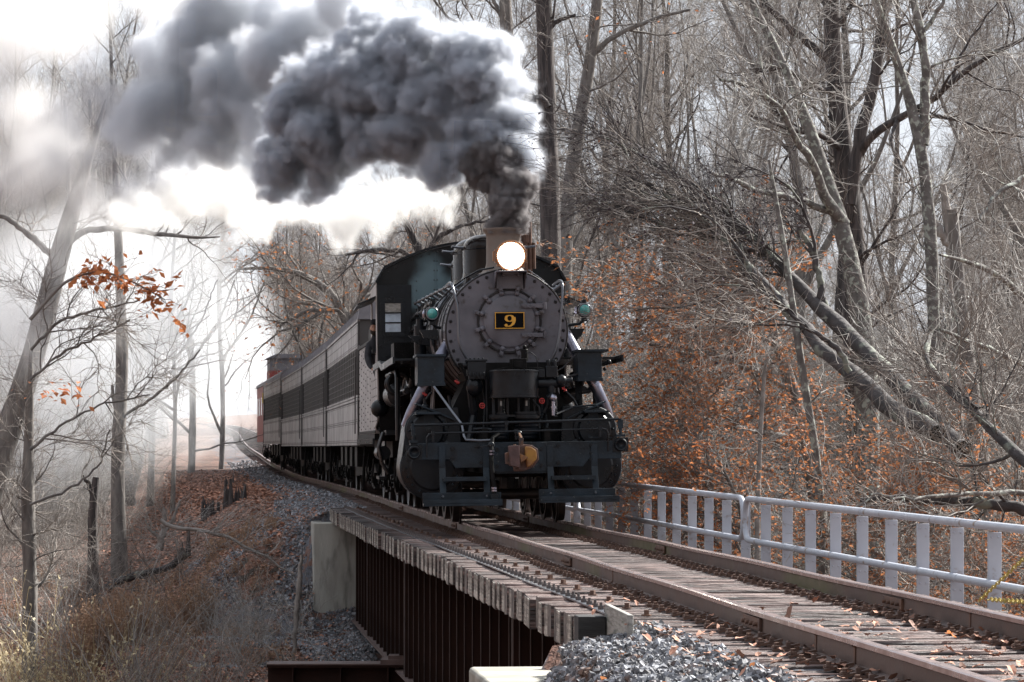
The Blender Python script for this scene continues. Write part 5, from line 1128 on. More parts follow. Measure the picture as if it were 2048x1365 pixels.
_r = np.random.default_rng(77); _a = np.concatenate([_r.uniform(2.0, 5.6, 210)]); _d = _r.uniform(22, 75, 210); _x = np.sin(_a)*_d; _y = np.cos(_a)*_d
_ok = (np.abs(_x-XC(_y)) > 7)&((_y < 0)|(_x < -24)); _x = _x[_ok]; _y = _y[_ok]
scatter('surrounding_wood', src, np.stack([_x, _y, H(_x, _y)], 1), .8, 1.3, 78, 'bare wood closing in behind and to the left of the viewpoint')
scatter('far_wood', src, np.concatenate([field(110, 165, 300, 120, 620, lambda x, y, px: np.abs(x-XC(y)) > 6.5, 61), field(30, 225, 330, 420, 620, lambda x, y, px: np.abs(x-XC(y)) > 4.5, 62)]), .8, 1.2, 63, 'misty bare wood closing in round the far end of the railway')
shr = [shrub_mesh(41+i, 26, 3.4, 260, 900, [twigm, twigpale, twigm, twigdark][i])[0] for i in range(4)]
p1 = field(900, 62, 150, -100, 2150, lambda x, y, px: (x-XC(y) > 4.2)&(px > 1100)|((x-XC(y) < -8.0)&(vnoise(x, y, 7, 6) > .45)&(y > 70)), 23)
scatter('woodland_undergrowth', shr, p1, .6, 1.5, 32, 'grey tangle of bare saplings and brush under the trees')
p1 = field(150, 40, 64, 1240, 2150, lambda x, y, px: (x-XC(y) > 4.5), 24)
scatter('woodland_undergrowth', shr, p1, .4, .9, 33, 'tangle of bare brush in the gully behind the railing')
# ------------------------------------------------------------------ individual trees traced in the photograph
def smooth_path(pts, n):
    P = np.array(pts, float); t = np.r_[0, np.cumsum(np.linalg.norm(np.diff(P, axis=0), axis=1))]; t /= t[-1]; u = np.linspace(0, 1, n+1); Q = np.stack([np.interp(u, t, P[:, k]) for k in range(P.shape[1])], 1)
    for _ in range(2): Q[1:-1] = (Q[:-2]+2*Q[1:-1]+Q[2:])/4
    return Q
def hero(label, paths, mt, tw, n1=26, n2=330, n3=2600, l1=2.2, seed=0, leafy=None, name='bare_tree', trop=(0, 0, .04), ang=(.6, 1.2), l2=1.1, l3=.5, cat='tree', grp=None, r3=.0036, lo=.12, ground=True):
    "paths: list of (list of (px,py,width_px), Y or (Y0,Y1)); the first one is the trunk"
    g = np.random.default_rng(100+seed); root = None; stems = []; srad = []
    for k, (pl, Y) in enumerate(paths):
        Y0, Y1 = Y if hasattr(Y, '__len__') else (Y, Y); m_ = len(pl); S = 18
        P = [(*wp(px, py, Y0+(Y1-Y0)*i/(m_-1)), w*(Y0+(Y1-Y0)*i/(m_-1))/F/2) for i, (px, py, w) in enumerate(pl)]
        Q = smooth_path(P, S)
        Q[1:-1, :3] += g.normal(0, .012, (S-1, 3))
        if root is None:
            gz = float(H(Q[0, 0], Q[0, 1]))-.25
            if ground and Q[0, 2] > gz: Q = smooth_path([(Q[0, 0], Q[0, 1], gz, Q[0, 3]*1.25)]+[tuple(q) for q in Q], S)
            b = Q[0, :3].copy(); root = empty(name, tuple(b)); tag(root, label, cat, grp)
        W = Wood(); pl3 = (Q[:, :3]-b)[None]; rd = Q[:, 3][None]*(1+.05*g.normal(size=(1, S+1))); W.add(*tubes(pl3, rd, 14)); W.obj('trunk' if k == 0 else 'limb', mt, root); stems.append(pl3[0]); srad.append(rd[0])
    st = np.array(stems); sr = np.array(srad)
    if n1:
        A, B, q3 = crown(st, sr, g, n1, l1, n2, l2, n3, l3, trop=trop, ang=ang, lo=lo, r3=r3); tag(A.obj('branches', mt, root), kind='stuff'); tag(B.obj('crown', tw, root), kind='stuff')
        if leafy:
            nl, mt2, size, hang = leafy; i = g.integers(0, len(q3), nl); k = g.integers(0, 4, nl); P = q3[i, k]+g.normal(0, .02, (nl, 3)); V, Fq = leaves(P, size, g, .4, hang); tag(obj_np('foliage', V, Fq, mt2, root), kind='stuff')
    return root
hero('tall dark straight trunk just right of the smokestack', [([(1106, 980, 44), (1106, 700, 42), (1103, 540, 41), (1100, 400, 40), (1094, 200, 36), (1087, 0, 33), (1084, -140, 28)], 62), ([(1098, 215, 12), (1080, 190, 11), (1050, 215, 9), (1010, 250, 6)], 61.5), ([(1095, 60, 10), (1120, 40, 9), (1150, 30, 6)], 62)], bark_dark, twigm, 20, 160, 1300, 2.0, 1, l2=.8)
hero('trunk rising out of the smoke left of the tall dark trunk', [([(1022, 330, 30), (1020, 200, 28), (1014, 80, 27), (1008, -60, 22)], 66), ([(1018, 110, 9), (960, 60, 8), (900, 40, 6), (850, -20, 4)], 66), ([(1016, 60, 9), (990, 10, 8), (960, -60, 5)], 66)], bark_grey, twigm, 22, 260, 1800, 2.6, 2)
hero('leaning grey trunk behind the tall dark trunk', [([(1128, 470, 30), (1142, 330, 28), (1165, 220, 26), (1182, 120, 25), (1196, 0, 22), (1204, -100, 18)], 84), ([(1185, 110, 12), (1230, 70, 10), (1300, 40, 8), (1380, 20, 5)], 84)], bark_grey, twigm, 26, 300, 2400, 3.2, 3, leafy=(60, leaforg, .12, .3))
hero('big dark double limbed tree towering at upper right', [([(1725, 1000, 56), (1716, 760, 54), (1712, 560, 52), (1706, 440, 48), (1690, 330, 40), (1672, 250, 38), (1666, 130, 36), (1662, 0, 33), (1658, -120, 28)], 52),
      ([(1702, 410, 22), (1708, 340, 27), (1722, 260, 26), (1745, 190, 23), (1758, 110, 21), (1766, 0, 18), (1772, -110, 14)], 51.5), ([(1702, 380, 18), (1718, 300, 20), (1745, 270, 17), (1800, 238, 15), (1860, 205, 13), (1925, 145, 11), (1990, 105, 9), (2080, 60, 6)], (52, 49)), ([(1662, 125, 20), (1628, 95, 17), (1590, 66, 16), (1545, 22, 14), (1500, -30, 12)], 52), ([(1668, 190, 12), (1620, 170, 11), (1560, 130, 9), (1500, 140, 5)], (52, 50)), ([(1690, 300, 14), (1640, 270, 12), (1570, 255, 10), (1500, 230, 6)], (52, 50)), ([(1672, 60, 12), (1700, 20, 10), (1725, -40, 8)], 52)], bark_dark, twigm, 50, 420, 2400, 2.4, 4, lo=.35)
hero('lichen spotted pale trunk curving up right of the big dark tree', [([(1868, 560, 25), (1860, 440, 27), (1852, 340, 25), (1838, 235, 22), (1822, 180, 20), (1790, 110, 18), (1758, 40, 16), (1730, -60, 14)], 46), ([(1846, 290, 22), (1851, 200, 20), (1852, 120, 18), (1840, 60, 18), (1826, 0, 16), (1820, -70, 13)], 46), ([(1850, 60, 9), (1880, 15, 8), (1905, -40, 6)], 46)], bark_lichen, twigpale, 20, 150, 900, 1.6, 5, lo=.4)
hero('lichen covered forked trunk leaning left in front of the big dark tree', [([(1735, 700, 46), (1712, 570, 40), (1700, 480, 36), (1672, 420, 28), (1650, 340, 25), (1622, 270, 23), (1596, 190, 21), (1572, 110, 18), (1530, 55, 16), (1490, 0, 14), (1470, -60, 12)], 48), ([(1690, 450, 26), (1650, 395, 20), (1625, 320, 17), (1590, 280, 14), (1560, 210, 11), (1500, 170, 8), (1440, 160, 6)], (48, 46)), ([(1672, 430, 15), (1600, 400, 13), (1520, 385, 12), (1460, 355, 9), (1420, 345, 6)], (48, 46))], bark_lichen, twigpale, 30, 200, 1200, 1.5, 6, lo=.3)
LG = dict(name='fallen_tree', cat='fallen tree', ground=False)
hero('upper mossy fallen trunk slanting from lower right up to the left', [([(1925, 900, 42), (1870, 850, 38), (1800, 770, 36), (1745, 712, 34), (1690, 660, 32), (1640, 620, 27), (1575, 545, 22), (1500, 470, 18), (1420, 400, 14), (1330, 340, 9), (1240, 290, 5)], (38, 44)), ([(1650, 620, 18), (1640, 560, 15), (1625, 500, 12), (1600, 460, 9)], (41, 41)), ([(1560, 530, 12), (1500, 500, 10), (1400, 470, 7), (1300, 440, 4)], (42, 42))], bark_log, twigdark, 30, 330, 1900, 2.2, 7, leafy=(1300, leafdark, .06, .2), trop=(-.10, 0, .0), lo=.5, l2=1.0, ang=(.25, .7), **LG)
hero('lower mossy fallen trunk lying beside the upper one', [([(1875, 868, 40), (1820, 850, 38), (1760, 800, 35), (1700, 745, 33), (1640, 695, 28), (1590, 640, 24), (1520, 560, 18), (1440, 470, 14), (1360, 400, 9), (1250, 350, 5)], (37, 43)), ([(1700, 745, 12), (1670, 690, 12), (1620, 660, 9), (1560, 610, 6)], (38, 38))], bark_log, twigm, 28, 300, 1700, 2.2, 8, leafy=(1100, leafdark, .06, .2), trop=(-.10, 0, -.02), lo=.5, l2=1.0, ang=(.25, .7), **LG)
hero('thin dark fallen trunk crossing the right edge', [([(2080, 950, 26), (2010, 885, 22), (1950, 825, 19), (1890, 775, 17), (1858, 735, 14), (1850, 690, 12), (1862, 670, 9)], (34, 37)), ([(1985, 860, 8), (1940, 800, 6), (1900, 760, 4)], 35)], bark_log, twigm, 14, 120, 700, 1.1, 9, **LG)
hero('brown leaved beech with drooping branches behind the railing', [([(1640, 1010, 34), (1610, 880, 30), (1580, 760, 26), (1540, 640, 20), (1500, 560, 13), (1460, 500, 8)], 50), ([(1590, 780, 14), (1500, 740, 12), (1400, 700, 9), (1300, 690, 6)], (50, 48)), ([(1570, 700, 14), (1480, 640, 11), (1400, 600, 9), (1300, 560, 5)], (50, 47)), ([(1600, 880, 12), (1500, 860, 10), (1400, 850, 7), (1320, 850, 5)], (50, 47)), ([(1620, 930, 10), (1540, 940, 8), (1440, 930, 6), (1360, 940, 4)], (50, 48)), ([(1560, 660, 12), (1500, 580, 10), (1420, 520, 8), (1320, 500, 5)], (50, 49))], bark_grey, twigm, 56, 700, 4200, 2.0, 10, leafy=(9500, leafb, .09, .35), trop=(0, 0, -.02))
hero('slim beech sapling holding brown leaves beside the locomotive', [([(1400, 1080, 14), (1395, 900, 12), (1385, 760, 10), (1370, 640, 8), (1350, 560, 5)], 57), ([(1390, 860, 7), (1320, 800, 6), (1260, 770, 4)], 57), ([(1385, 760, 7), (1320, 700, 5), (1250, 640, 4)], 57)], bark_grey, twigm, 40, 500, 2800, 2.2, 11, leafy=(3200, leafb, .08, .3), trop=(0, 0, -.02))
hero('low orange leaved beech behind the middle of the railing', [([(1500, 1150, 14), (1490, 1050, 12), (1470, 980, 8), (1440, 930, 5)], 46), ([(1490, 1060, 8), (1400, 1020, 6), (1320, 1000, 4)], 46), ([(1490, 1040, 8), (1560, 990, 6), (1640, 980, 4)], 46)], bark_grey, twigm, 36, 500, 2800, 1.6, 12, leafy=(6500, leaforg, .08, .3), trop=(0, 0, .0))
hero('low brown leaved beech behind the near part of the railing', [([(1800, 1240, 14), (1790, 1120, 12), (1770, 1040, 8), (1740, 990, 5)], 40), ([(1790, 1130, 8), (1700, 1080, 6), (1600, 1060, 4)], 40), ([(1790, 1120, 8), (1880, 1060, 6), (1980, 1050, 4)], 40)], bark_grey, twigm, 36, 500, 2800, 1.6, 13, leafy=(9000, leafb, .075, .3), trop=(0, 0, .0))
hero('leafy brown beech shrub at the right edge behind the railing', [([(2000, 1280, 10), (1990, 1180, 9), (1975, 1120, 6)], 37), ([(1990, 1200, 6), (1900, 1170, 5), (1850, 1160, 3)], 37), ([(1990, 1180, 6), (2060, 1120, 5), (2110, 1100, 3)], 37)], bark_grey, twigm, 30, 400, 2200, 1.3, 14, leafy=(6000, leafb, .07, .3), trop=(0, 0, .0))
hero('thin pale sapling stem crossing in front of the fallen trunks', [([(1642, 985, 17), (1628, 860, 16), (1605, 740, 15), (1592, 660, 14), (1578, 560, 13), (1566, 470, 12), (1548, 380, 9), (1538, 320, 5)], 40)], bark_lichen, twigpale, 6, 24, 80, .6, 15, name='sapling', cat='sapling')
hero('straight pale dead stem behind the railing', [([(1515, 1010, 11), (1519, 900, 10), (1525, 800, 9), (1532, 720, 7)], 44)], bark_pale, twigpale, 5, 30, 120, .6, 16, name='sapling', cat='sapling')
hero('dark narrow trunk close to the locomotive cylinder', [([(1352, 1100, 22), (1356, 960, 20), (1364, 840, 18), (1372, 720, 14), (1378, 600, 9)], 60)], bark_dark, twigm, 10, 100, 700, 1.4, 17)
hero('broken pale snag right of the lichen spotted trunk', [([(1912, 560, 24), (1905, 500, 24), (1893, 440, 22), (1885, 365, 12)], 50), ([(1905, 500, 18), (1875, 455, 16), (1850, 425, 9)], 50)], bark_pale, twigpale, 4, 40, 200, .8, 18, name='snag', cat='dead tree')
hero('grey trunk low at the right edge beyond the fallen trunks', [([(1985, 1120, 44), (1962, 940, 40), (1945, 800, 34), (1930, 680, 30), (1915, 560, 26), (1905, 420, 22)], 47)], bark_grey, twigm, 14, 120, 700, 1.6, 19)
hero('bare tree whose pale twigs sweep in from the right edge', [([(2120, 700, 22), (2060, 600, 18), (2000, 540, 13), (1930, 520, 9), (1880, 510, 5)], (40, 38)), ([(2120, 760, 18), (2050, 730, 12), (1960, 690, 10), (1880, 660, 6)], (40, 38)), ([(2130, 320, 16), (2060, 350, 12), (2000, 380, 10), (1960, 440, 7)], (40, 39)), ([(2110, 990, 14), (2000, 985, 10), (1900, 990, 9), (1800, 1000, 6), (1740, 990, 4)], (36, 34))], bark_lichen, twigpale, 34, 300, 1700, 1.3, 20)
hero('dark fallen limb low behind the railing at right', [([(2090, 1030, 26), (1990, 1010, 22), (1900, 1000, 20), (1800, 998, 14), (1720, 1000, 9)], 36)], bark_log, twigm, 10, 120, 700, 1.0, 21, **LG)
hero('bare tree behind the cab with twisting branches', [([(880, 640, 26), (862, 560, 24), (840, 500, 20), (815, 450, 14), (790, 400, 8)], 76), ([(850, 530, 12), (800, 500, 10), (740, 500, 8), (690, 510, 5)], 76), ([(845, 520, 12), (880, 470, 10), (930, 450, 7), (980, 440, 5)], 76)], bark_dark, twigm, 44, 520, 3400, 2.6, 22)
hero('bare tree arching over the coaches', [([(720, 900, 30), (715, 740, 28), (700, 640, 22), (660, 570, 17), (600, 540, 12), (530, 530, 8), (470, 540, 4)], 112), ([(700, 640, 14), (730, 580, 11), (800, 540, 8)], 112), ([(690, 620, 12), (620, 620, 9), (560, 650, 5)], 112)], bark_grey, twigm, 50, 560, 3600, 4.6, 23, leafy=(1500, leafb, .16, .3), l2=1.9, l3=.9)
# left side
hero('large leaning tree at the left edge veiled in smoke', [([(-70, 1130, 70), (-30, 1000, 60), (10, 880, 54), (45, 790, 49), (78, 680, 46), (100, 590, 43), (122, 500, 40), (146, 410, 33), (172, 330, 22), (196, 260, 12), (212, 200, 5)], 58), ([(122, 500, 18), (150, 468, 14), (190, 458, 12), (240, 456, 11), (300, 468, 10), (360, 474, 8), (440, 474, 3)], (58, 59)), ([(110, 520, 14), (60, 470, 13), (20, 440, 10), (-30, 420, 8)], 58)], bark_grey, twigm, 26, 260, 1600, 1.8, 24)
hero('slim knotted tree standing upright left of the railway', [([(240, 1150, 30), (238, 1000, 28), (232, 900, 27), (243, 800, 26), (247, 720, 24), (242, 600, 22), (238, 480, 18), (232, 360, 14), (228, 240, 10)], 70), ([(238, 840, 10), (228, 800, 9), (224, 770, 5)], 70), ([(250, 830, 6), (300, 800, 6), (350, 760, 5), (400, 700, 3)], 70)], bark_grey, twigm, 10, 70, 420, 1.0, 25, l2=.7)
hero('branchy tree whose twigs carry orange oak leaves at left', [([(60, 1200, 30), (58, 1050, 28), (55, 900, 22), (60, 800, 14), (62, 700, 8)], 52), ([(60, 900, 7), (120, 850, 5), (200, 810, 4), (300, 790, 3)], (47, 47)), ([(60, 760, 6), (130, 700, 5), (210, 670, 4), (260, 640, 3)], 47), ([(60, 1010, 6), (140, 980, 5), (200, 930, 4), (220, 860, 3)], 47), ([(62, 700, 6), (120, 640, 6), (200, 620, 5), (280, 600, 3)], 47)], bark_grey, twigm, 50, 420, 1400, 1.3, 26, trop=(.05, 0, 0), l2=.7)
g_ = np.random.default_rng(5); root = empty('leafy_branch', tuple(wp(60, 640, 46))); tag(root, 'low branch carrying a cluster of orange oak leaves at left', 'branch'); b = np.array(wp(60, 640, 46))
cl = smooth_path([tuple(wp(60, 640, 46)), tuple(wp(130, 560, 46)), tuple(wp(200, 540, 46)), tuple(wp(260, 560, 46)), tuple(wp(330, 600, 46))], 16)-b; W = Wood(); W.add(*tubes(cl[None], np.linspace(.03, .008, 17)[None], 6))
p, d, r, i, t = sample(cl[None], np.full((1, 17), .02), 40, g_, .3, 1); q2 = grow(p, spread(d, g_.uniform(.4, 1.1, 40), g_), g_.uniform(.2, .7, 40), 5, .2, (0, 0, .0), g_); W.add(*tubes(q2, np.full((40, 6), .005), 3)); W.obj('twigs', twigm, root)
i = g_.integers(0, 40, 230); k = g_.integers(1, 6, 230); P = q2[i, k]+g_.normal(0, .05, (230, 3)); V, Fq = leaves(P, .15, g_, .5, .4); obj_np('leaves', V, Fq, leaforg, root)
g2 = np.random.default_rng(6); P = np.array([wp(x, y, 46) for x, y in zip(g2.normal(115, 35, 40), g2.normal(785, 14, 40))])-b; V, Fq = leaves(P, .13, g2, .5, .3); obj_np('leaves', V, Fq, leaforg, root)
for k, (x, w, Y) in enumerate(((300, 12, 100), (345, 8, 92), (380, 13, 132), (440, 10, 140), (180, 18, 96), (130, 14, 88))):
    hero(['faint bare trunk in the smoke just right of the slim knotted tree', 'thin faint bare trunk in the smoke between two thicker ones left of the coaches', 'faint bare trunk in the smoke left of the distant rails', 'faintest bare trunk in the smoke closest to the end of the train', 'faint bare trunk in the smoke between the leaning tree and the slim knotted tree', 'faint bare trunk in the smoke just right of the leaning tree'][k], [([(x, 1010, w*1.2), (x+8, 800, w), (x-6, 600, w*.9), (x+12, 400, w*.8), (x, 200, w*.5)], Y), ([(x+4, 720, w*.5), (x+60, 640, w*.4), (x+90, 560, w*.25)], Y)], bark_grey, twigm, 24, 200, 1000, 4.0, 40+k, grp='faint bare trunks in the smoke at left')
hero('broken forked snag left of the slim knotted tree', [([(186, 1100, 22), (184, 1040, 20), (188, 990, 18), (192, 955, 12)], 66), ([(186, 990, 12), (176, 965, 9), (165, 952, 6)], 66)], bark_dark, twigm, 4, 20, 60, .5, 50, name='snag', cat='dead tree')
hero('pale broken dead stem in front of the far abutment', [([(588, 1320, 8), (592, 1230, 10), (598, 1180, 13), (603, 1110, 5)], 56), ([(594, 1215, 5), (560, 1218, 4), (520, 1196, 3)], 56)], bark_pale, twigpale, 5, 20, 60, .6, 51, name='snag', cat='dead tree', ground=False)
hero('arched fallen branch lying across the leafy bank', [([(320, 1040, 9), (350, 1060, 8), (400, 1058, 7), (470, 1080, 6), (540, 1120, 5), (590, 1150, 4)], 61)], bark_pale, twigpale, 8, 30, 80, .5, 52, name='fallen_branch', cat='branch', ground=False)
hero('dark rotten log lying in the brush at lower left', [([(170, 1200, 14), (230, 1165, 16), (270, 1150, 16), (330, 1142, 13), (372, 1108, 16)], 68)], bark_log, twigm, 12, 60, 200, .8, 53, name='fallen_log', cat='log')
hero('white weathered stick lying low beside the steel cap beam', [([(505, 1275, 3), (540, 1298, 4), (582, 1324, 4)], 53)], bark_pale, twigpale, 3, 8, 20, .2, 54, name='fallen_branch', cat='branch', ground=False)
# splintered stumps on the bank
for k, (px, py, w, lab) in enumerate(((466, 1010, 26, 'jagged dark stump cluster on the bank, the tallest'), (488, 1012, 10, 'narrow splintered stump right of the tallest stump'), (425, 1022, 30, 'low broken stump left of the tallest stump'), (372, 1110, 18, 'small dark stump low on the leafy bank'))):
    Y = 80 if k < 3 else 72; b = wp(px, py, Y); b.z = float(H(b.x, b.y)); st = empty('tree_stump', b); tag(st, lab, 'stump'); r2 = random.Random(k)
    for j in range(max(2, w//5)):
        x = (j-(w//5)/2)*.075; h = r2.uniform(.15, .7)*(1 if k != 2 else .6); m = MB(); m.cyl((x, r2.uniform(-.08, .08), -.3), (x+r2.uniform(-.05, .05), 0, h), .10, .03, 7); m.cyl((x+.03, 0, h-.1), (x+r2.uniform(-.05, .08), .0, h+r2.uniform(.05, .2)), .04, .004, 5); m.build('splinter', bark_dark, st)
# root tangle
hero('pale upturned root tangle on the leafy bank', [([(318, 1098, 18), (325, 1070, 14), (330, 1030, 8), (328, 1015, 4)], 74), ([(325, 1070, 8), (345, 1040, 6), (362, 1000, 4)], 74), ([(322, 1080, 8), (300, 1060, 6), (290, 1040, 4)], 74)], bark_pale, twigpale, 14, 60, 100, .7, 55, name='root_tangle', cat='roots', ground=False)
# ------------------------------------------------------------------ brush on the left, grass, leaves, stones
br3 = [shrub_mesh(61, 12, 2.2, 70, 110, twigm, .009)[0], shrub_mesh(62, 8, 2.0, 40, 60, twigpale, .008)[0], shrub_mesh(63, 10, 1.6, 60, 90, twigm, .008, .8, .1)[0]]
p1 = field(34, 48, 66, -40, 640, lambda x, y, px: (x-XC(y) < -3.4)&((x-XC(y) < -5)|(y < 50)), 25)
scatter('bramble_brush', br3, p1, .5, 1.15, 34, 'leafless brambles and brush covering the lower left slope', .3)
p1 = field(22, 48, 60, 400, 700, lambda x, y, px: (x-XC(y) < -2.6), 26)
scatter('bramble_brush', br3[1:2], p1, .5, 1.0, 35, 'thin pale stems standing below the far abutment', .2)
p1 = field(50, 62, 92, -40, 470, lambda x, y, px: (x-XC(y) < -7), 27)
scatter('bramble_brush', br3, p1, .7, 1.3, 36, 'hazy brush at the foot of the railway bank', .2)
def tuft(seed, n, h, mt, r=.003, lean=.12):
    g = np.random.default_rng(seed); p0 = np.zeros((n, 3)); p0[:, :2] = g.normal(0, .10, (n, 2)); d = np.stack([g.normal(0, lean, n), g.normal(0, lean, n), np.ones(n)], 1); L = h*g.uniform(.5, 1.1, n); q = grow(p0, d, L, 6, .05, (0, 0, -.02), g); R1 = taper(np.full(n, r), np.full(n, r*.5), 6); W = Wood(); W.add(*tubes(q, R1, 3))
    i = g.integers(0, n, n*3); k = g.integers(4, 7, n*3); V, Fq = leaves(q[i, k], .05, g, 1.0, -.6); W.add(V, Fq); o = W.obj('tuft_source', mt); COL.objects.unlink(o); return o
gt = [tuft(71, 46, 1.0, grassm), tuft(72, 38, .8, grassm)]
def pts_px(lst, Y, jit, n, seed):
    r = np.random.default_rng(seed); out = []
    for (px, Yk) in lst:
        for _ in range(n): y = Yk+r.normal(0, jit*2); x = (px-1024)*y/F+r.normal(0, jit); out.append((x, y, float(H(x, y))))
    return out
scatter('tall_dry_grass', gt, pts_px([(225, 58), (245, 60), (270, 60), (290, 59), (185, 55), (205, 56), (375, 61), (400, 61), (150, 53), (175, 54), (300, 58)], 45, .2, 8, 81), .8, 1.3, 37, 'clumps of tall tan broom grass at lower left', .05)
gp = [tuft(73, 9, 1.3, grasspale, .0035, .45), tuft(74, 12, .9, grasspale, .003, .6)]
scatter('pale_grass', gp, pts_px([(10, 50), (40, 49.5), (70, 49), (100, 50), (0, 51), (150, 50), (280, 50)], 28, .3, 5, 82), .9, 1.7, 38, 'backlit pale seed grass in the bottom left corner', .2)
gl = [tuft(75, 30, .35, grassm, .003, .6)]
p1 = field(240, 46, 70, -40, 560, lambda x, y, px: (x-XC(y) < -3), 28); scatter('ground_grass', gl, p1, .5, 1.3, 39, 'matted dry grass on the lower left slope', .2)
# leaf litter: curled leaves lying about, more of them where the photograph is brown
def lay_leaves(name, n, ya, yb, pxa, pxb, size, mt, seed, cond, label, lift=.015):
    p = field(n, ya, yb, pxa, pxb, cond, seed); g = np.random.default_rng(seed); p[:, 2] += lift; V, Fq = leaves(p, size, g, .25, 0); o = obj_np(name, V, Fq, mt); tag(o, label, kind='stuff')
lay_leaves('fallen_leaves', 22000, 44, 110, 200, 760, .10, litter, 91, lambda x, y, px: (x-XC(y) < -1.7), 'brown fallen leaves on the far bank left of the track')
lay_leaves('fallen_leaves', 26000, 46, 66, -40, 760, .085, litter, 92, lambda x, y, px: (x-XC(y) < -1.9), 'brown fallen leaves on the lower left slope')
lay_leaves('fallen_leaves', 9000, 84, 135, 330, 620, .13, litter, 97, lambda x, y, px: (x-XC(y) < -2.2), 'brown leaves on the misty ground beside the distant track')
lay_leaves('fallen_leaves', 7000, 48, 84, 200, 760, .09, litter2, 93, lambda x, y, px: (x-XC(y) < -1.7), 'pale fallen leaves mixed into the far bank')
lay_leaves('fallen_leaves', 18000, 34, 120, 1180, 2150, .11, litter, 94, lambda x, y, px: (x-XC(y) > 2.8), 'brown leaves carpeting the ground beyond the railing')
lay_leaves('fallen_leaves', 12000, 40, 90, 1180, 2100, .11, leaforg, 95, lambda x, y, px: (x-XC(y) > 3.2)&(vnoise(x, y, 3, 4) > .5), 'orange leaves heaped beyond the railing')
def lobed(P, size, g):
    "curled leaves with a lobed outline, ten triangles each"
    n = len(P); k = 11; t = np.linspace(0, 2*np.pi, k, endpoint=False); rr2 = (.62+.38*np.abs(np.cos(2.5*t)))[None]*g.uniform(.75, 1.15, (n, k)); a = g.uniform(0, 6.28, n); c, s_ = np.cos(a), np.sin(a); sz = size*g.uniform(.5, 1.1, n)*.6
    x = rr2*np.cos(t)*1.25; y = rr2*np.sin(t)*.8; cu = g.uniform(.1, .9, (n, 1)); z = cu*(y**2)*.9+g.uniform(-.3, .5, (n, 1))*x**2*.6+g.normal(0, .06, (n, k)); tl = g.normal(0, .35, (n, 1)); z = z+tl*x
    X = np.concatenate([x, np.zeros((n, 1))], 1)*sz[:, None]; Y = np.concatenate([y, np.zeros((n, 1))], 1)*sz[:, None]; Z = np.concatenate([z, np.zeros((n, 1))], 1)*sz[:, None]
    V = np.stack([X*c[:, None]-Y*s_[:, None], X*s_[:, None]+Y*c[:, None], Z], -1)+P[:, None]; i = np.arange(k); tri = np.stack([i, (i+1) % k, np.full(k, k)], 1); return V.reshape(-1, 3), (tri[None]+np.arange(n)[:, None, None]*(k+1)).reshape(-1, 3)
# leaves on the ties and in the track near the camera
g3 = np.random.default_rng(96); n = 620; y = 13.5+g3.beta(1, 2.2, n)*11; o_ = g3.uniform(-1.6, 1.5, n); x = XC(y)+o_; z = np.where(np.abs(np.abs(o_)-GA) < .09, -.15, -.165)+g3.uniform(0, .015, n)
V, Fq = lobed(np.stack([x, y, z+.01], 1), .062, g3); tag(obj_np('fallen_leaves', V, Fq, litter), 'scattered brown leaves lying on the near ties', kind='stuff')
n = 170; y = 13.5+g3.beta(1, 1.6, n)*7.5; o_ = g3.uniform(-2.6, -1.2, n); x = XC(y)+o_; V, Fq = lobed(np.stack([x, y, H(x, y)+.02], 1), .062, g3); tag(obj_np('fallen_leaves', V, Fq, leafb), 'orange brown leaves caught in the near gravel', kind='stuff')
def oak(p, s, rz, label, mt=leaforg):
    pr = []
    for i in range(28): t = 2*math.pi*i/28; r_ = s*(.55+.45*abs(math.cos(2.5*t))**1.5)*(1 if i % 2 == 0 else .82); pr.append((r_*math.cos(t), r_*math.sin(t)*.75, s*(.18*math.cos(t)**2+.12*math.sin(3*t))))
    m = MB(); m.add(pr+[(0, 0, .01)], [(i, (i+1) % 28, 28) for i in range(28)]); m.cyl((s*.3, 0, .01), (s*1.2, 0, .03), .002, n=4); o = m.build('oak_leaf', mt); o.location = p; o.rotation_euler = (.5, .2, rz); tag(o, label, 'leaf')
oak(off(19.4, .38, -.135), .062, 1.4, 'large curled orange oak leaf standing on the ties between the rails')
oak(off(16.8, .43, -.14), .04, .5, 'red leaf lying between the rails nearer than the large orange leaf', litter)
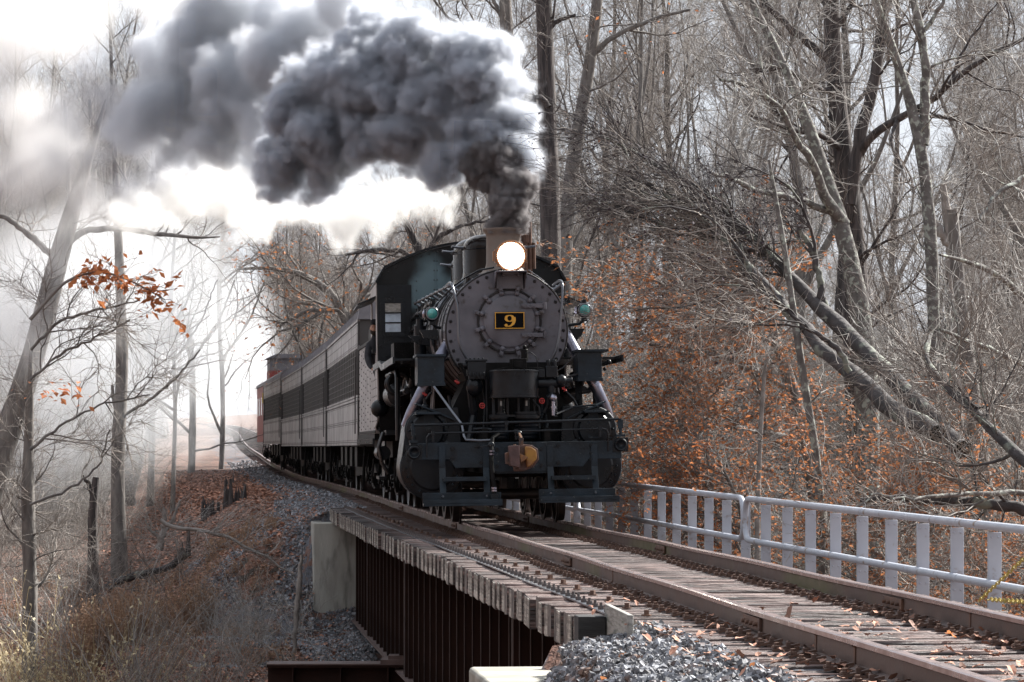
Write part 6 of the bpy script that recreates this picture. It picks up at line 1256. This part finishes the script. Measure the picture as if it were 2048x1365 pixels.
# ballast stones
def stones(name, n, ya, yb, pxa, pxb, cond, size, seed, label, up=.01, extra=None):
    r = np.random.default_rng(seed); p = field(n, ya, yb, pxa, pxb, cond, seed); n = len(p); base = np.array([(1, 0, 0), (-1, 0, 0), (0, 1, 0), (0, -1, 0), (0, 0, 1), (0, 0, -1)], float); cubic = extra is not None or up < 0; tri = np.array([(0, 2, 4), (2, 1, 4), (1, 3, 4), (3, 0, 4), (2, 0, 5), (1, 2, 5), (3, 1, 5), (0, 3, 5)])
    
    if cubic: base = np.array([(x, y, z) for x in (-.72, .72) for y in (-.72, .72) for z in (-.72, .72)], float); tri = np.array([(0, 1, 3), (0, 3, 2), (4, 6, 7), (4, 7, 5), (0, 4, 5), (0, 5, 1), (2, 3, 7), (2, 7, 6), (0, 2, 6), (0, 6, 4), (1, 5, 7), (1, 7, 3)])
    nb = len(base); v = base[None]*(1+r.normal(0, .12, (n, nb, 1)))*r.uniform(.55, 1.15, (n, 1, 3)); v += r.normal(0, .15 if cubic else .12, (n, nb, 3)); q = r.normal(size=(n, 4)); q /= np.linalg.norm(q, axis=1, keepdims=True); w, x, y, z = q.T
    Rm = np.stack([1-2*(y*y+z*z), 2*(x*y-z*w), 2*(x*z+y*w), 2*(x*y+z*w), 1-2*(x*x+z*z), 2*(y*z-x*w), 2*(x*z-y*w), 2*(y*z+x*w), 1-2*(x*x+y*y)], 1).reshape(n, 3, 3)
    v = np.einsum('nij,nkj->nki', Rm, v)*(size*(.35+1.1*r.beta(1.6, 2.6, n)*1.5))[:, None, None]; c = p+np.array([0, 0, up]); 
    if extra is not None: c[:, 2] += extra(c[:, 0], c[:, 1], r)
    V = (v+c[:, None]).reshape(-1, 3); Fq = (tri[None]+np.arange(n)[:, None, None]*nb).reshape(-1, 3); o = obj_np(name, V, Fq, stone); tag(o, label, kind='stuff'); return o
stones('ballast_gravel', 24000, 13.2, 22.3, 900, 1900, lambda x, y, px: (x-XC(y) < -1.22)&(x-XC(y) > -3.0)&((y < 20.9)|(x-XC(y) > -1.5)), .0175, 101, 'grey crushed stone heaped at the near bridge end', -.004, lambda x, y, r: r.uniform(-.008, .032, len(x)))
stones('ballast_gravel', 5000, 13.2, 22.0, 1000, 2300, lambda x, y, px: (np.abs(x-XC(y)) < 1.5), .022, 102, 'grey crushed stone between the near ties', -.03)
stones('ballast_gravel', 23000, 52, 76, 380, 800, lambda x, y, px: (x-XC(y) < -1.3)&ballast_zone(x, y), .036, 103, 'grey crushed stone spilling down the far bank', .015)
stones('ballast_gravel', 5000, 76, 150, 400, 800, lambda x, y, px: (x-XC(y) < -1.2)&(x-XC(y) > -2.6), .045, 104, 'crushed stone bed beside the distant track', .015)
# ------------------------------------------------------------------ smoke, steam and haze
class NT:
    def __init__(s, nt): s.nt = nt
    def n(s, t): return s.nt.nodes.new(t)
    def m(s, op, a, b=None, c=None):
        nd = s.nt.nodes.new('ShaderNodeMath'); nd.operation = op
        for i, v in enumerate((a, b, c)):
            if v is None: continue
            if hasattr(v, 'is_output'): s.nt.links.new(v, nd.inputs[i])
            else: nd.inputs[i].default_value = v
        return nd.outputs[0]
    def l(s, a, b): s.nt.links.new(a, b)
def vmat(name, dens, col, an=.2):
    m = bpy.data.materials.new(name); m.use_nodes = True; n = m.node_tree; n.nodes.clear(); o = n.nodes.new('ShaderNodeOutputMaterial'); p = n.nodes.new('ShaderNodeVolumePrincipled')
    p.inputs['Density'].default_value = dens; p.inputs['Color'].default_value = (*col, 1); p.inputs['Anisotropy'].default_value = an; n.links.new(p.outputs[0], o.inputs['Volume']); return m
def smoke(name, S, vox, cells, amp, edge, mt, warp=.2, wisp=None, zmin=None, pad=.4, label='', halo=0):
    "S: (px, py, radius_px, Y). A voxel volume made of puffs: spheres roughened by cell noise at several sizes"
    sph = [(*wp(x, y, Y), r*Y/F) for x, y, r, Y in S]
    lo = [min(s[k]-s[3]-pad for s in sph) for k in range(3)]; hi = [max(s[k]+s[3]+pad for s in sph) for k in range(3)]
    if zmin is not None: lo[2] = max(lo[2], zmin)
    me = bpy.data.meshes.new(name); me.from_pydata([s[:3] for s in sph], [], []); ob = bpy.data.objects.new(name, me); COL.objects.link(ob)
    at = me.attributes.new('rad', 'FLOAT', 'POINT'); at.data.foreach_set('value', [s[3] for s in sph])
    g = bpy.data.node_groups.new(name, 'GeometryNodeTree'); g.interface.new_socket('Geometry', in_out='INPUT', socket_type='NodeSocketGeometry'); g.interface.new_socket('Geometry', in_out='OUTPUT', socket_type='NodeSocketGeometry')
    t = NT(g); gi = t.n('NodeGroupInput'); go = t.n('NodeGroupOutput'); pos = t.n('GeometryNodeInputPosition')
    nz = t.n('ShaderNodeTexNoise'); nz.inputs['Scale'].default_value = cells[0]*1.2; nz.inputs['Detail'].default_value = 2; t.l(pos.outputs[0], nz.inputs['Vector'])
    vs = t.n('ShaderNodeVectorMath'); vs.operation = 'SUBTRACT'; t.l(nz.outputs['Color'], vs.inputs[0]); vs.inputs[1].default_value = (.5, .5, .5)
    vm = t.n('ShaderNodeVectorMath'); vm.operation = 'MULTIPLY_ADD'; t.l(vs.outputs[0], vm.inputs[0]); vm.inputs[1].default_value = (warp*2,)*3; t.l(pos.outputs[0], vm.inputs[2]); P = vm.outputs[0]
    # union of the spheres: a chain of distance nodes
    d = None
    for s in sph:
        ds = t.n('ShaderNodeVectorMath'); ds.operation = 'DISTANCE'; t.l(P, ds.inputs[0]); ds.inputs[1].default_value = s[:3]
        dd = t.m('SUBTRACT', s[3], ds.outputs['Value'])
        d = dd if d is None else t.m('SMOOTH_MAX', d, dd, .12)
    a = d
    for c_, am in zip(cells, amp):
        v = t.n('ShaderNodeTexVoronoi'); v.feature = 'F1'; v.inputs['Scale'].default_value = c_; t.l(P, v.inputs['Vector']); q = t.m('SUBTRACT', .45, v.outputs['Distance']); a = t.m('MULTIPLY_ADD', q, am, a)
    mr = t.n('ShaderNodeMapRange'); mr.interpolation_type = 'SMOOTHSTEP'; t.l(a, mr.inputs[0])
    for i, v in enumerate((0, edge, 0, 1)): mr.inputs[i+1].default_value = v
    out = mr.outputs[0]
    if halo:      # a thin outer veil round the dense body
        m3 = t.n('ShaderNodeMapRange'); m3.interpolation_type = 'SMOOTHSTEP'; t.l(a, m3.inputs[0])
        for i, v in enumerate((-halo, halo*.6, 0, 1)): m3.inputs[i+1].default_value = v
        out = t.m('MULTIPLY_ADD', m3.outputs[0], .13, t.m('MULTIPLY', out, .87))
    if wisp:
        sc_, lo_, hi_, zs = wisp; vm2 = t.n('ShaderNodeVectorMath'); vm2.operation = 'MULTIPLY'; t.l(P, vm2.inputs[0]); vm2.inputs[1].default_value = (1, 1, zs)
        n2 = t.n('ShaderNodeTexNoise'); n2.inputs['Scale'].default_value = sc_; n2.inputs['Detail'].default_value = 5; n2.inputs['Roughness'].default_value = .6; n2.inputs['Distortion'].default_value = .6; t.l(vm2.outputs[0], n2.inputs['Vector'])
        m2 = t.n('ShaderNodeMapRange'); t.l(n2.outputs[0], m2.inputs[0]); m2.inputs[1].default_value = lo_; m2.inputs[2].default_value = hi_; out = t.m('MULTIPLY', out, m2.outputs[0])
    vc = t.n('GeometryNodeVolumeCube'); t.l(out, vc.inputs['Density']); vc.inputs['Min'].default_value = lo; vc.inputs['Max'].default_value = hi
    for i, k in enumerate(('Resolution X', 'Resolution Y', 'Resolution Z')): vc.inputs[k].default_value = max(8, int((hi[i]-lo[i])/vox))
    sm = t.n('GeometryNodeSetMaterial'); t.l(vc.outputs[0], sm.inputs[0]); sm.inputs['Material'].default_value = mt; t.l(sm.outputs[0], go.inputs[0])
    md = ob.modifiers.new('nodes', 'NODES'); md.node_group = g; tag(ob, label, kind='stuff'); return ob
M_soot = vmat('smoke_soot', 40, (.36, .345, .35), .1); M_dark = vmat('smoke_dark', 12, (.71, .74, .795), .35); M_mid = vmat('smoke_grey', 4.8, (.79, .815, .86), .35)
M_white = vmat('steam_white', 3.6, (.997, .993, .98), .4); M_fog = vmat('drifting_steam', .34, (.97, .975, .98), .3)
S0 = [(1013, 452, 35, 44.3), (1013, 432, 38, 44.3), (1020, 405, 44, 44.3), (1028, 370, 46, 44.4), (1005, 360, 46, 44.6), (965, 330, 50, 44.8), (1000, 320, 50, 44.6)]
smoke('smoke_column', S0, .026, (2.2, 5.0, 11, 22), (.20, .15, .09, .05), .05, M_soot, .08, halo=.05, zmin=4.24, pad=.25, label='near black column of coal smoke rising straight out of the smokestack')
S1 = [(1034, 350, 42, 44.7), (1020, 300, 62, 44.8), (985, 245, 82, 45), (935, 285, 66, 45), (890, 318, 60, 45.1), (975, 160, 88, 45.1), (1000, 110, 50, 45.2), (925, 105, 76, 45.3), (880, 210, 105, 45.6), (835, 110, 95, 46), (810, 255, 85, 45.8), (750, 190, 118, 46.4), (745, 285, 66, 46.2), (760, 80, 76, 46.8), (680, 180, 112, 46.8), (650, 270, 100, 46.8), (600, 260, 86, 47), (575, 330, 66, 47), (640, 350, 52, 46.9), (545, 300, 50, 47.2), (570, 385, 40, 47.2)]
smoke('smoke_plume', S1, .032, (1.3, 2.8, 6.5, 14), (.42, .32, .20, .10), .09, M_dark, .13, halo=.14, label='dark billowing coal smoke bending left above the locomotive')
S2 = [(620, 60, 110, 50), (700, 60, 80, 49), (520, 330, 60, 50), (300, 230, 90, 53), (560, 130, 110, 50), (480, 200, 120, 51), (420, 120, 125, 52), (360, 230, 100, 52), (430, 290, 78, 51), (520, 250, 85, 50), (340, 130, 90, 53), (560, 40, 90, 51), (450, 20, 110, 52), (680, 10, 90, 49), (790, 10, 60, 48), (350, 320, 60, 52)]
smoke('smoke_cloud', S2, .055, (.9, 2.0, 4.5, 9), (.55, .40, .24, .12), .22, M_mid, .25, label='grey smoke cloud rolling back behind the dark billow')
S3 = [(150, 230, 90, 51), (260, 110, 90, 51), (260, 380, 70, 52), (230, 190, 110, 51), (190, 130, 85, 51), (260, 280, 85, 52), (200, 320, 70, 52), (320, 340, 65, 53), (130, 330, 60, 52)]
smoke('smoke_cloud', S3, .09, (.6, 1.4, 3.2), (.6, .35, .18), .9, vmat('smoke_thin', 3.0, (.72, .74, .79), .3), .4, label='soft blue grey smoke drifting at upper left')
S4 = [(90, 300, 110, 53), (180, 300, 60, 54.5), (150, 40, 150, 53), (20, 60, 170, 52), (300, 0, 120, 54), (50, 210, 140, 52), (40, 340, 130, 52), (160, 390, 90, 53), (420, -20, 90, 55), (100, 440, 80, 53)]
smoke('steam_cloud', S4, .11, (.5, 1.2, 3), (.8, .35, .15), 1.0, vmat('steam_soft', 1.6, (.99, .985, .98), .3), .5, label='bright white steam filling the upper left corner')
S5 = [(955, 415, 30, 45.4), (910, 410, 44, 46.5), (860, 410, 52, 47), (800, 400, 64, 47.5), (740, 400, 72, 48), (700, 440, 60, 48), (650, 430, 60, 48.5), (770, 460, 42, 48), (600, 430, 64, 49), (690, 485, 34, 48.5), (520, 400, 76, 51), (450, 390, 80, 52), (380, 380, 80, 53), (320, 430, 60, 54), (250, 430, 60, 54), (480, 460, 50, 52)]
smoke('steam_cloud', S5, .045, (1.3, 3.2, 7.5, 15), (.5, .32, .18, .08), .25, M_white, .3, wisp=(1.3, .33, .52, 1.2), label='sunlit white steam trailing below the dark smoke')
S6 = [(470, 920, 60, 112), (500, 840, 60, 150), (430, 620, 110, 98), (440, 780, 95, 98), (420, 900, 90, 90), (350, 980, 70, 86), (250, 600, 260, 86), (40, 640, 280, 82), (380, 560, 150, 104), (370, 760, 150, 104), (200, 860, 200, 86), (430, 480, 140, 110), (440, 680, 110, 140), (430, 830, 100, 140), (60, 880, 200, 80), (330, 900, 100, 94), (180, 480, 200, 78), (480, 740, 100, 165), (480, 640, 120, 180), (420, 860, 80, 150), (440, 930, 60, 110)]
smoke('drifting_steam', S6, .34, (.2, .5), (2.4, 1.1), 2.4, vmat('drifting_steam', .25, (.95, .97, .995), .3), 1.0, wisp=(.16, .22, .58, 1.0), pad=1.5, label='pale steam drifting through the trees left of the train')
S7 = [(60, 520, 170, 52), (200, 560, 120, 56), (310, 600, 100, 60), (330, 450, 80, 56), (90, 720, 90, 56), (60, 660, 150, 50), (230, 660, 110, 54), (170, 480, 120, 54), (240, 820, 80, 60)]
smoke('drifting_steam', S7, .12, (.4, 1.0, 2.2), (1.0, .5, .25), 1.6, vmat('thin_mist', .62, (.97, .975, .98), .3), .6, wisp=(.5, .32, .60, .7), pad=.8, label='thin mist hanging in front of the leaning tree at left')
S8 = [(470, 830, 120, 178), (500, 760, 100, 200), (420, 720, 140, 185), (370, 840, 150, 165), (520, 700, 110, 215), (300, 760, 160, 180), (470, 900, 70, 160)]
smoke('far_mist', S8, .6, (.12, .3), (3.0, 1.4), 3.0, vmat('far_mist', .05, (.94, .965, .995), .3), 1.0, pad=2, label='blue grey mist hiding the far end of the railway')
